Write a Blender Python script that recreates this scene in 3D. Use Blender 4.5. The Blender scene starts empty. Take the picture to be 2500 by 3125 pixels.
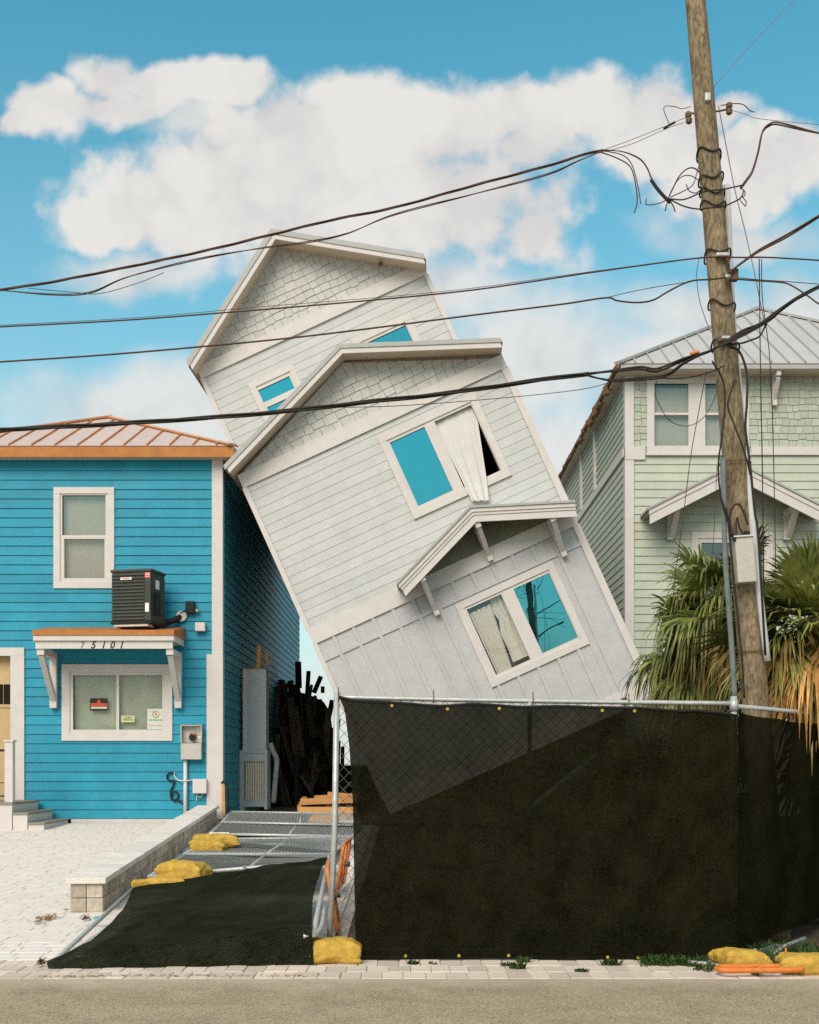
import bpy, bmesh, math, random
from mathutils import Vector, Matrix, noise as mnoise
random.seed(7)
R = math.radians
sc = bpy.context.scene
col = sc.collection

# ------------------------------------------------------------------ camera
EYE, FPX, CX, HY = 1.55, 3646.0, 1250.0, 2330.0      # eye height, focal length, centre and horizon of the 2500 px picture
cd = bpy.data.cameras.new('camera'); cam = bpy.data.objects.new('camera', cd); col.objects.link(cam)
cam.location = (0, 0, EYE); cam.rotation_euler = (R(90), 0, 0)
cd.sensor_fit = 'HORIZONTAL'; cd.sensor_width = 24.0; cd.lens = 24.0 * FPX / 2500.0
cd.shift_y = (HY - 1562.5) / 2500.0
cd.clip_start = 0.1; cd.clip_end = 6000
sc.camera = cam

# ------------------------------------------------------------------ light
SUN_EL, SUN_AZ = R(40), R(203)                        # azimuth clockwise from +Y: behind the camera, a little to its left
S = Vector((math.sin(SUN_AZ) * math.cos(SUN_EL), math.cos(SUN_AZ) * math.cos(SUN_EL), math.sin(SUN_EL)))
sl = bpy.data.lights.new('sun', 'SUN'); so = bpy.data.objects.new('sun', sl); col.objects.link(so)
sl.energy = 3.1; sl.angle = R(38); sl.color = (1.0, 0.86, 0.75)
so.rotation_euler = S.to_track_quat('Z', 'Y').to_euler(); so.location = (0, 0, 30)
sc.view_settings.view_transform = 'Standard'; sc.view_settings.look = 'None'
sc.view_settings.exposure = 0.0; sc.view_settings.gamma = 1.0; sc.view_settings.use_curve_mapping = False
sc.render.engine = 'CYCLES'
sc.cycles.max_bounces = 8; sc.cycles.diffuse_bounces = 2; sc.cycles.transparent_max_bounces = 12
sc.cycles.use_denoising = False                       # the photograph is grainy film

# ------------------------------------------------------------------ sky with clouds, all in direction space
world = bpy.data.worlds.new('World'); sc.world = world; world.use_nodes = True
world.cycles.sampling_method = 'MANUAL'; world.cycles.sample_map_resolution = 512
nt = world.node_tree; nt.nodes.clear()
def N(t, **k):
    n = nt.nodes.new(t)
    for a, b in k.items(): setattr(n, a, b)
    return n
def lk(a, b): nt.links.new(a, b)
def M(op, a, b=None, c=None):
    n = N('ShaderNodeMath', operation=op)
    for i, v in enumerate((a, b, c)):
        if v is None: continue
        if isinstance(v, (int, float)): n.inputs[i].default_value = v
        else: lk(v, n.inputs[i])
    return n.outputs[0]
def SM(x, lo, hi):
    n = N('ShaderNodeMapRange', interpolation_type='SMOOTHSTEP')
    lk(x, n.inputs[0]); n.inputs[1].default_value = lo; n.inputs[2].default_value = hi
    return n.outputs[0]
def MIX(f, a, b, blend='MIX'):
    n = N('ShaderNodeMix', data_type='RGBA', blend_type=blend)
    if isinstance(f, (int, float)): n.inputs[0].default_value = f
    else: lk(f, n.inputs[0])
    for i, v in ((6, a), (7, b)):
        if isinstance(v, tuple): n.inputs[i].default_value = (*v, 1)
        else: lk(v, n.inputs[i])
    return n.outputs[2]
SKY_STRENGTH = 0.11
sky = N('ShaderNodeTexSky', sky_type='NISHITA', sun_disc=False, sun_elevation=SUN_EL, sun_rotation=SUN_AZ,
        air_density=1.0, dust_density=0.6, ozone_density=1.5)
tc = N('ShaderNodeTexCoord'); sep = N('ShaderNodeSeparateXYZ'); lk(tc.outputs['Generated'], sep.inputs[0])
dx, dy, dz = sep.outputs
def noise(scale, detail, rough, out='Fac', w=None, vec=None, dist=0.0):
    n = N('ShaderNodeTexNoise'); n.inputs['Scale'].default_value = scale; n.inputs['Detail'].default_value = detail
    n.inputs['Roughness'].default_value = rough; n.inputs['Distortion'].default_value = dist
    lk(vec or tc.outputs['Generated'], n.inputs['Vector'])
    return n.outputs[out]
yy = M('MAXIMUM', dy, 0.08)
wA = M('MULTIPLY', M('SUBTRACT', noise(9, 4, 0.55), 0.5), 0.085)
mapB = N('ShaderNodeMapping'); mapB.inputs['Location'].default_value = (3.1, 7.7, 1.3); lk(tc.outputs['Generated'], mapB.inputs[0])
wB = M('MULTIPLY', M('SUBTRACT', noise(9, 4, 0.55, vec=mapB.outputs[0]), 0.5), 0.085)
U = M('ADD', M('DIVIDE', dx, yy), wA); V = M('ADD', M('DIVIDE', dz, yy), wB)
fine = noise(34, 6, 0.62); mid = noise(11, 5, 0.6, vec=mapB.outputs[0])
def blobs(lst, dv=0.0):
    acc = None; V_ = M('ADD', V, dv) if dv else V
    for (px, py, rx, ry) in lst:
        k = 1.4493
        cu, cv, ru, rv = (px * k - CX) / FPX, (HY - py * k) / FPX, rx * k / FPX, ry * k / FPX
        a = M('MULTIPLY', M('SUBTRACT', U, cu), 1 / ru); b = M('MULTIPLY', M('SUBTRACT', V_, cv), 1 / rv)
        d = M('SUBTRACT', 1.0, M('SQRT', M('ADD', M('MULTIPLY', a, a), M('MULTIPLY', b, b))))
        acc = d if acc is None else M('SMOOTH_MAX', acc, d, 0.15)
    return acc
CRISP = [(225, 165, 95, 80), (350, 170, 150, 65), (490, 180, 130, 70), (110, 240, 130, 60), (260, 235, 190, 60), (40, 275, 70, 36),
               (760, 240, 150, 110), (640, 250, 120, 85), (560, 320, 190, 130), (910, 290, 260, 125), (1080, 260, 210, 95),
               (1240, 240, 180, 110), (1400, 235, 150, 100), (1480, 250, 120, 80), (300, 440, 190, 95), (480, 430, 290, 150),
               (720, 440, 420, 190), (960, 440, 320, 170), (1130, 480, 130, 110), (200, 460, 100, 65), (1400, 340, 190, 90),
               (1600, 350, 130, 110), (1690, 330, 90, 80), (1500, 440, 140, 60), (1540, 230, 90, 60), (1100, 335, 190, 95), (640, 300, 200, 110)]
crisp = blobs(CRISP)
soft = blobs([(470, 270, 200, 80), (880, 620, 330, 110), (300, 560, 240, 60), (1500, 660, 260, 110), (1690, 620, 190, 120),
              (330, 870, 420, 140), (1150, 760, 300, 200), (1180, 980, 420, 220), (1560, 500, 240, 60), (1400, 760, 240, 110)])
dens = M('ADD', crisp, M('ADD', M('MULTIPLY', M('SUBTRACT', fine, 0.5), 0.72), M('MULTIPLY', M('SUBTRACT', mid, 0.5), 0.95)))
ac = SM(dens, -0.08, 0.46)
PUFF0 = 0.92
def puffs(vec):
    n = N('ShaderNodeTexVoronoi', feature='F1'); n.inputs['Scale'].default_value = 13; n.inputs['Detail'].default_value = 2.0
    n.inputs['Roughness'].default_value = 0.55; lk(vec, n.inputs['Vector']); return n.outputs['Distance']
warp = N('ShaderNodeVectorMath', operation='MULTIPLY_ADD'); lk(noise(20, 4, 0.6, out='Color'), warp.inputs[0]); warp.inputs[1].default_value = (.05, .05, .05); lk(tc.outputs['Generated'], warp.inputs[2])
pf = puffs(warp.outputs[0])
dens = M('ADD', dens, M('MULTIPLY', M('SUBTRACT', PUFF0, pf), 0.55))
ac = SM(dens, -0.10, 0.42)
as_ = M('MULTIPLY', SM(M('ADD', soft, M('ADD', M('MULTIPLY', M('SUBTRACT', PUFF0, pf), 0.35), M('MULTIPLY', M('SUBTRACT', mid, 0.5), 0.6))), -0.15, 0.75), 0.88)
front = SM(dy, 0.1, 0.3)
acl = M('MULTIPLY', M('MAXIMUM', ac, as_), front)
# the rest of the sky: unseen clouds, their cover raised for whiter fill light
mapC = N('ShaderNodeMapping'); mapC.inputs['Scale'].default_value = (1, 1, 2.2); mapC.inputs['Location'].default_value = (5.2, 1.9, 0.4)
lk(tc.outputs['Generated'], mapC.inputs[0])
gen = noise(2.6, 5, 0.58, vec=mapC.outputs[0])
outm = M('MAXIMUM', M('SUBTRACT', 1.0, front), M('MAXIMUM', SM(M('ABSOLUTE', U), 0.40, 0.55), SM(V, 0.70, 0.85)))
agen = M('MULTIPLY', SM(gen, 0.40, 0.60), outm)
alpha = M('MAXIMUM', acl, agen)
hz = M('MINIMUM', M('MULTIPLY', M('POWER', M('SUBTRACT', 1.0, M('MINIMUM', M('MAXIMUM', dz, 0.0), 1.0)), 4.2), 1.25), 1.0)
skyc = MIX(1.0, sky.outputs[0], (0.43, 1.78, 1.57), 'MULTIPLY')
hazec = (7.0, 6.8, 6.5)
skyh = MIX(M('MULTIPLY', hz, 0.93), skyc, hazec)
shade = SM(M('ADD', M('MULTIPLY', M('SUBTRACT', PUFF0, pf), 0.55), M('ADD', M('MULTIPLY', M('SUBTRACT', mid, 0.5), 0.9), M('MULTIPLY', M('SUBTRACT', fine, 0.5), 0.35))), -0.34, 0.18)
cloudc = MIX(shade, (6.35, 6.12, 6.0), (7.6, 7.35, 7.0))
fin = MIX(M('MULTIPLY', alpha, 0.97), skyh, cloudc)
bg = N('ShaderNodeBackground'); lk(fin, bg.inputs[0]); bg.inputs[1].default_value = SKY_STRENGTH
wo = N('ShaderNodeOutputWorld'); lk(bg.outputs[0], wo.inputs[0])

# ------------------------------------------------------------------ materials
def mat(name, c, rough=0.6, var=0.08, scale=6.0, bump=0.0, bscale=60.0, rnd=0.0, c2=None, metal=0.0, spec=0.3, stretch=None,
        dirt=0.0, dirtc=(0.25, 0.2, 0.13), speck=0.0, speckscale=300.0, trans=0.0):
    m = bpy.data.materials.new(name); m.use_nodes = True
    t = m.node_tree; b = t.nodes['Principled BSDF']
    L = t.links.new
    b.inputs['Roughness'].default_value = rough; b.inputs['Metallic'].default_value = metal
    b.inputs['Specular IOR Level'].default_value = spec
    tcn = t.nodes.new('ShaderNodeTexCoord'); src = tcn.outputs['Object']
    if stretch:
        mp = t.nodes.new('ShaderNodeMapping'); mp.inputs['Scale'].default_value = stretch; L(src, mp.inputs[0]); src = mp.outputs[0]
    def nz(s, d=5, r=0.6):
        n = t.nodes.new('ShaderNodeTexNoise'); n.inputs['Scale'].default_value = s; n.inputs['Detail'].default_value = d
        n.inputs['Roughness'].default_value = r; L(src, n.inputs['Vector']); return n.outputs['Fac']
    def mix(f, a, bb, blend='MIX'):
        n = t.nodes.new('ShaderNodeMix'); n.data_type = 'RGBA'; n.blend_type = blend
        if isinstance(f, (int, float)): n.inputs[0].default_value = f
        else: L(f, n.inputs[0])
        for i, v in ((6, a), (7, bb)):
            if isinstance(v, tuple): n.inputs[i].default_value = (*v[:3], 1)
            else: L(v, n.inputs[i])
        return n.outputs[2]
    def ramp(x, lo, hi):
        n = t.nodes.new('ShaderNodeMapRange'); L(x, n.inputs[0]); n.inputs[1].default_value = lo; n.inputs[2].default_value = hi; return n.outputs[0]
    dark = tuple(x * (1 - var) for x in c); lite = tuple(min(1, x * (1 + var)) for x in (c2 or c))
    out = mix(ramp(nz(scale), 0.3, 0.7), dark, lite)
    if dirt:
        f = t.nodes.new('ShaderNodeMath'); f.operation = 'MULTIPLY'; L(ramp(nz(scale * 0.37 + 0.7, 8, 0.7), 0.5, 0.78), f.inputs[0]); f.inputs[1].default_value = dirt
        out = mix(f.outputs[0], out, dirtc)
    if speck:
        lo, hi = 1 - speck, 1 + speck
        out = mix(1.0, out, mix(ramp(nz(speckscale, 2, 0.7), 0.35, 0.65), (lo, lo, lo), (hi, hi, hi)), 'MULTIPLY')
    if rnd:
        oi = t.nodes.new('ShaderNodeObjectInfo')
        out = mix(1.0, out, mix(oi.outputs['Random'], (1 - rnd,) * 3, (1 + rnd,) * 3), 'MULTIPLY')
    L(out, b.inputs['Base Color'])
    if bump:
        bn = t.nodes.new('ShaderNodeBump'); bn.inputs['Strength'].default_value = bump; bn.inputs['Distance'].default_value = 0.01
        L(nz(bscale, 4, 0.6), bn.inputs['Height']); L(bn.outputs[0], b.inputs['Normal'])
    if trans:
        b.inputs['Subsurface Weight'].default_value = 0.0
        tr = t.nodes.new('ShaderNodeBsdfTranslucent'); L(out, tr.inputs[0])
        ms = t.nodes.new('ShaderNodeMixShader'); ms.inputs[0].default_value = trans
        L(b.outputs[0], ms.inputs[1]); L(tr.outputs[0], ms.inputs[2]); L(ms.outputs[0], t.nodes['Material Output'].inputs[0])
    return m
def sand_drift(m, y0, y1, c):
    t = m.node_tree; b = t.nodes['Principled BSDF']; L = t.links.new; src = b.inputs['Base Color'].links[0].from_socket
    tcn = t.nodes.new('ShaderNodeTexCoord'); sp_ = t.nodes.new('ShaderNodeSeparateXYZ'); L(tcn.outputs['Object'], sp_.inputs[0])
    nz = t.nodes.new('ShaderNodeTexNoise'); nz.inputs['Scale'].default_value = 1.6; nz.inputs['Detail'].default_value = 8; nz.inputs['Roughness'].default_value = 0.7; L(tcn.outputs['Object'], nz.inputs['Vector'])
    ad = t.nodes.new('ShaderNodeMath'); ad.operation = 'MULTIPLY_ADD'; L(nz.outputs['Fac'], ad.inputs[0]); ad.inputs[1].default_value = 0.7; L(sp_.outputs['Y'], ad.inputs[2])
    mr = t.nodes.new('ShaderNodeMapRange'); L(ad.outputs[0], mr.inputs[0]); mr.inputs[1].default_value = y0 + .35; mr.inputs[2].default_value = y1 + .35; mr.inputs[4].default_value = 0.75
    mx = t.nodes.new('ShaderNodeMix'); mx.data_type = 'RGBA'; L(mr.outputs[0], mx.inputs[0]); L(src, mx.inputs[6]); mx.inputs[7].default_value = (*c, 1); L(mx.outputs[2], b.inputs['Base Color'])
def glassmat(name, refl, tint, under=None, rough=0.01):
    """window glass: part mirror of its coating, part view into the room (or onto a dark film)"""
    m = bpy.data.materials.new(name); m.use_nodes = True; t = m.node_tree; t.nodes.clear(); L = t.links.new
    g = t.nodes.new('ShaderNodeBsdfGlossy'); g.inputs['Color'].default_value = (*tint, 1); g.inputs['Roughness'].default_value = rough
    nz = t.nodes.new('ShaderNodeTexNoise'); nz.inputs['Scale'].default_value = 1.3; bp = t.nodes.new('ShaderNodeBump')
    bp.inputs['Strength'].default_value = 0.05; bp.inputs['Distance'].default_value = 0.02
    L(nz.outputs['Fac'], bp.inputs['Height']); L(bp.outputs[0], g.inputs['Normal'])
    if under: u = t.nodes.new('ShaderNodeBsdfDiffuse'); u.inputs[0].default_value = (*under, 1)
    else: u = t.nodes.new('ShaderNodeBsdfTransparent'); u.inputs[0].default_value = (0.97, 0.96, 0.93, 1)
    x = t.nodes.new('ShaderNodeMixShader'); x.inputs[0].default_value = refl
    o = t.nodes.new('ShaderNodeOutputMaterial'); L(u.outputs[0], x.inputs[1]); L(g.outputs[0], x.inputs[2]); L(x.outputs[0], o.inputs[0])
    return m
def screenmat(name, c, thru):
    m = bpy.data.materials.new(name); m.use_nodes = True; t = m.node_tree; t.nodes.clear(); L = t.links.new
    d = t.nodes.new('ShaderNodeBsdfDiffuse'); tc_ = t.nodes.new('ShaderNodeTexCoord')
    n1 = t.nodes.new('ShaderNodeTexNoise'); n1.inputs['Scale'].default_value = 3.0; n1.inputs['Detail'].default_value = 9; n1.inputs['Roughness'].default_value = 0.75
    L(tc_.outputs['Object'], n1.inputs['Vector'])
    mx = t.nodes.new('ShaderNodeMix'); mx.data_type = 'RGBA'; mx.inputs[6].default_value = (*[q * 0.3 for q in c], 1); mx.inputs[7].default_value = (*[q * 1.9 for q in c], 1)
    n2 = t.nodes.new('ShaderNodeTexNoise'); n2.inputs['Scale'].default_value = 75.0; n2.inputs['Detail'].default_value = 2; L(tc_.outputs['Object'], n2.inputs['Vector'])
    av = t.nodes.new('ShaderNodeMath'); av.operation = 'ADD'; L(n1.outputs['Fac'], av.inputs[0]); L(n2.outputs['Fac'], av.inputs[1])
    mr2 = t.nodes.new('ShaderNodeMapRange'); mr2.inputs[1].default_value = 0.72; mr2.inputs[2].default_value = 1.28; L(av.outputs[0], mr2.inputs[0])
    L(mr2.outputs[0], mx.inputs[0]); L(mx.outputs[2], d.inputs[0])
    tr = t.nodes.new('ShaderNodeBsdfTransparent'); x = t.nodes.new('ShaderNodeMixShader')
    mr = t.nodes.new('ShaderNodeMapRange'); mr.inputs[1].default_value = 0.3; mr.inputs[2].default_value = 0.7
    mr.inputs[3].default_value = thru * 0.8; mr.inputs[4].default_value = thru * 1.2
    L(n1.outputs['Fac'], mr.inputs[0]); L(mr.outputs[0], x.inputs[0]); L(d.outputs[0], x.inputs[1]); L(tr.outputs[0], x.inputs[2])
    o = t.nodes.new('ShaderNodeOutputMaterial'); L(x.outputs[0], o.inputs[0]); return m

m_asphalt = mat('asphalt', (0.38, 0.30, 0.195), 0.9, 0.16, 3.0, 0.5, 220, speck=0.36, speckscale=62, dirt=0.35, dirtc=(0.44, 0.36, 0.25), spec=0.15)
sand_drift(m_asphalt, 8.2, 8.75, (0.60, 0.50, 0.40))
m_paver = mat('paver', (0.68, 0.56, 0.46), 0.85, 0.16, 14, 0.3, 90, rnd=0.16, dirt=0.45, dirtc=(0.36, 0.26, 0.18), spec=0.2)
m_paverw = mat('drive_paver', (0.77, 0.685, 0.61), 0.85, 0.08, 5, 0.3, 80, dirt=0.3, dirtc=(0.66, 0.59, 0.52), spec=0.2, stretch=(1, 1, 1))
m_sandjoint = mat('joint_sand', (0.58, 0.50, 0.42), 0.95, 0.2, 20, 0.3, 90, dirt=0.4)
m_sand = mat('sand_ground', (0.46, 0.40, 0.32), 0.95, 0.2, 2.0, 0.5, 30, dirt=0.5, dirtc=(0.30, 0.24, 0.17), spec=0.1)
m_block = mat('wall_block', (0.50, 0.42, 0.33), 0.9, 0.25, 18, 0.6, 70, rnd=0.2, dirt=0.55, dirtc=(0.27, 0.24, 0.2), spec=0.15)
m_cap = mat('cap_stone', (0.74, 0.67, 0.60), 0.9, 0.10, 12, 0.4, 80, rnd=0.06, dirt=0.3, dirtc=(0.45, 0.38, 0.31), spec=0.2)
m_blue = mat('blue_siding', (0.014, 0.262, 0.375), 0.55, 0.10, 2.2, 0.15, 90, rnd=0.08, dirt=0.38, dirtc=(0.07, 0.30, 0.38), spec=0.3, speck=0.12, speckscale=42)
m_white = mat('white_trim', (0.635, 0.575, 0.535), 0.55, 0.05, 5, 0.1, 70, dirt=0.16, dirtc=(0.62, 0.53, 0.42), spec=0.3, speck=0.05, speckscale=42)
m_soffit = mat('soffit_cream', (0.60, 0.48, 0.36), 0.6, 0.05, 4, dirt=0.15, dirtc=(0.5, 0.4, 0.28))
m_grey = mat('grey_siding', (0.54, 0.53, 0.51), 0.6, 0.06, 3, 0.12, 90, rnd=0.04, dirt=0.3, dirtc=(0.5, 0.47, 0.41), spec=0.25, speck=0.07, speckscale=42)
m_greylow = mat('grey_batten_board', (0.50, 0.48, 0.47), 0.6, 0.06, 3, 0.12, 60, rnd=0.02, dirt=0.15, dirtc=(0.47, 0.44, 0.4), spec=0.25, speck=0.08, speckscale=42)
m_shgrey = mat('grey_shingle', (0.54, 0.52, 0.485), 0.7, 0.08, 10, 0.3, 60, rnd=0.06, dirt=0.15, dirtc=(0.42, 0.39, 0.33), spec=0.2)
m_green = mat('green_siding', (0.475, 0.50, 0.40), 0.6, 0.06, 3, 0.12, 90, rnd=0.04, dirt=0.14, dirtc=(0.45, 0.46, 0.34), spec=0.25, speck=0.07, speckscale=42)
m_shgreen = mat('green_shingle', (0.43, 0.455, 0.36), 0.7, 0.10, 10, 0.3, 60, rnd=0.08, dirt=0.15, dirtc=(0.36, 0.38, 0.27), spec=0.2)
m_roofgrey = mat('grey_roof_metal', (0.48, 0.455, 0.44), 0.45, 0.06, 3, rnd=0.03, dirt=0.2, dirtc=(0.45, 0.42, 0.38), spec=0.4)
m_roofedge = mat('roof_edge_metal', (0.40, 0.385, 0.365), 0.5, 0.05, 4, spec=0.4)
m_copper = mat('copper_roof', (0.50, 0.18, 0.045), 0.5, 0.2, 6, dirt=0.3, dirtc=(0.5, 0.3, 0.15), spec=0.4)
m_copperpan = mat('pale_roof_pan', (0.62, 0.465, 0.40), 0.42, 0.06, 3, rnd=0.03, dirt=0.2, dirtc=(0.62, 0.46, 0.38), spec=0.5)
m_fascia = mat('orange_fascia', (0.45, 0.165, 0.038), 0.6, 0.14, 5, 0.1, 40, dirt=0.3, dirtc=(0.62, 0.33, 0.12), spec=0.3)
m_steel = mat('galvanised_steel', (0.50, 0.50, 0.47), 0.45, 0.15, 25, metal=0.35, spec=0.5, dirt=0.3, dirtc=(0.30, 0.24, 0.17))
m_wire = mat('chain_wire', (0.20, 0.21, 0.20), 0.5, 0.1, 30, metal=0.3, spec=0.4)
m_screen = screenmat('privacy_screen', (0.0100, 0.0094, 0.0046), 0.036)
m_soil = mat('dark_soil', (0.07, 0.055, 0.035), 0.95, 0.4, 3, 0.5, 30, spec=0.05)
m_shadepanel = mat('shaded_gable_panel', (0.20, 0.20, 0.145), 0.7, 0.15, 6)  # shade under the canopy is put into the panel colour
m_felt = mat('building_felt', (0.27, 0.23, 0.18), 0.95, 0.2, 9)
m_screen2 = screenmat('fallen_screen', (0.015, 0.017, 0.010), 0.03)
m_cable = mat('black_cable', (0.022, 0.017, 0.012), 0.6, 0.3, 20)
m_cablebr = mat('brown_cable', (0.075, 0.035, 0.02), 0.6, 0.3, 20)
m_wirethin = mat('thin_wire', (0.22, 0.19, 0.17), 0.5, 0.2, 20)
m_pole = mat('pole_wood', (0.23, 0.172, 0.105), 0.9, 0.4, 7, 0.8, 40, dirt=0.7, dirtc=(0.11, 0.085, 0.05), stretch=(1, 1, 0.3), spec=0.1, speck=0.4, speckscale=45)
m_conduit = mat('grey_conduit', (0.17, 0.19, 0.19), 0.85, 0.2, 12, spec=0.1, dirt=0.3, dirtc=(0.25, 0.24, 0.21))
m_pvc = mat('white_pvc', (0.62, 0.60, 0.60), 0.5, 0.06, 8, dirt=0.2, dirtc=(0.45, 0.4, 0.35), spec=0.4)
m_box = mat('utility_box_grey', (0.50, 0.46, 0.40), 0.6, 0.12, 14, 0.2, 60, dirt=0.3, dirtc=(0.36, 0.3, 0.22), spec=0.3)
m_rust = mat('rusty_hardware', (0.16, 0.10, 0.06), 0.7, 0.4, 40, metal=0.3)
m_porcelain = mat('grey_insulator', (0.35, 0.34, 0.31), 0.4, 0.2, 30, spec=0.5)
m_bag = mat('yellow_sandbag', (0.64, 0.395, 0.065), 0.8, 0.22, 14, 0.9, 60, dirt=0.75, dirtc=(0.36, 0.22, 0.07), spec=0.25, trans=0.12, speck=0.10, speckscale=140)
m_orange = mat('orange_tube', (0.70, 0.20, 0.035), 0.5, 0.15, 12, dirt=0.4, dirtc=(0.45, 0.2, 0.08), spec=0.4)
m_lumber = mat('new_lumber', (0.55, 0.28, 0.10), 0.8, 0.2, 8, 0.3, 50, rnd=0.18, stretch=(0.2, 1, 1), dirt=0.3, dirtc=(0.40, 0.22, 0.1))
m_ply = mat('plywood', (0.60, 0.30, 0.09), 0.8, 0.2, 6, 0.2, 40, stretch=(0.3, 1, 1), dirt=0.3, dirtc=(0.42, 0.22, 0.08))
m_shadewood = mat('shaded_wood', (0.05, 0.035, 0.022), 0.95, 0.4, 9, 0.5, 40, spec=0.05, rnd=0.3)  # shadow at the back of the alley is put into the wood colour
m_acdark = mat('condenser_dark_green', (0.05, 0.052, 0.04), 0.6, 0.25, 20, 0.2, 80, spec=0.3)
m_acslat = mat('condenser_louvre', (0.05, 0.053, 0.042), 0.5, 0.2, 20, spec=0.35)
m_black = mat('black_plastic', (0.012, 0.012, 0.010), 0.6, 0.2, 20, spec=0.3)
m_whitep = mat('white_label', (0.78, 0.75, 0.70), 0.6, 0.03, 20)
m_redp = mat('red_print', (0.62, 0.09, 0.05), 0.6, 0.1, 40)
m_yelp = mat('yellow_print', (0.62, 0.60, 0.33), 0.7, 0.06, 20)
m_orp = mat('orange_print', (0.75, 0.22, 0.04), 0.6, 0.08, 40)
m_ink = mat('dark_ink', (0.03, 0.028, 0.02), 0.7, 0.1, 40)
m_paper = mat('pale_paper', (0.62, 0.66, 0.56), 0.7, 0.05, 20)
m_tan = mat('tan_door', (0.55, 0.38, 0.19), 0.55, 0.08, 4, spec=0.3, dirt=0.2, dirtc=(0.42, 0.27, 0.12))
m_step = mat('step_tread', (0.28, 0.245, 0.185), 0.9, 0.25, 30, 0.3, 90, dirt=0.3)
m_curtain = mat('white_curtain', (0.80, 0.76, 0.71), 0.9, 0.04, 5, dirt=0.15, dirtc=(0.6, 0.5, 0.35), trans=0.2, spec=0.1)
m_blind = mat('grey_blind', (0.40, 0.385, 0.345), 0.9, 0.06, 6, spec=0.1)
m_blindg = mat('pale_green_blind', (0.34, 0.40, 0.31), 0.9, 0.18, 2.5, spec=0.1, dirt=0.4, dirtc=(0.42, 0.47, 0.40))
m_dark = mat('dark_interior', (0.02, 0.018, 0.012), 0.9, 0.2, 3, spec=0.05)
m_leafrot = mat('rotten_palm_leaf', (0.085, 0.055, 0.022), 0.9, 0.4, 6, rnd=0.4, spec=0.05)
m_leaf = mat('palm_leaf', (0.10, 0.135, 0.026), 0.5, 0.5, 5, rnd=0.5, c2=(0.24, 0.25, 0.06), spec=0.4, trans=0.18)
m_leafold = mat('yellowed_palm_leaf', (0.25, 0.19, 0.045), 0.7, 0.4, 6, rnd=0.35, c2=(0.36, 0.25, 0.08), spec=0.2, trans=0.2)
m_leafdead = mat('dead_palm_leaf', (0.46, 0.20, 0.05), 0.85, 0.4, 6, rnd=0.4, c2=(0.60, 0.34, 0.12), spec=0.1, trans=0.2)
m_trunk = mat('palm_trunk', (0.12, 0.085, 0.05), 0.95, 0.4, 12, 0.8, 30, spec=0.1)
m_weed = mat('weed_green', (0.045, 0.085, 0.02), 0.7, 0.4, 10, rnd=0.3, spec=0.2, trans=0.2)
m_litter = mat('dry_leaf_litter', (0.30, 0.17, 0.06), 0.9, 0.4, 20, spec=0.1)
m_cyan = mat('teal_scrap', (0.10, 0.42, 0.40), 0.6, 0.1, 20)
m_seed = mat('brown_debris', (0.23, 0.11, 0.045), 0.9, 0.4, 15, 0.5, 30)
m_colgrey = mat('grey_column', (0.46, 0.49, 0.50), 0.65, 0.08, 5, dirt=0.2, dirtc=(0.36, 0.34, 0.3))
m_cream = mat('cream_louvre', (0.62, 0.55, 0.42), 0.7, 0.08, 5)
g_leaning = glassmat('coated_glass', 0.75, (0.13, 0.45, 0.49), (0.01, 0.03, 0.035))
g_clear = glassmat('clear_glass', 0.06, (0.85, 0.85, 0.82))
g_blue = glassmat('window_glass', 0.13, (0.75, 0.72, 0.66))
g_green = glassmat('side_glass', 0.08, (0.8, 0.75, 0.7))

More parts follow.
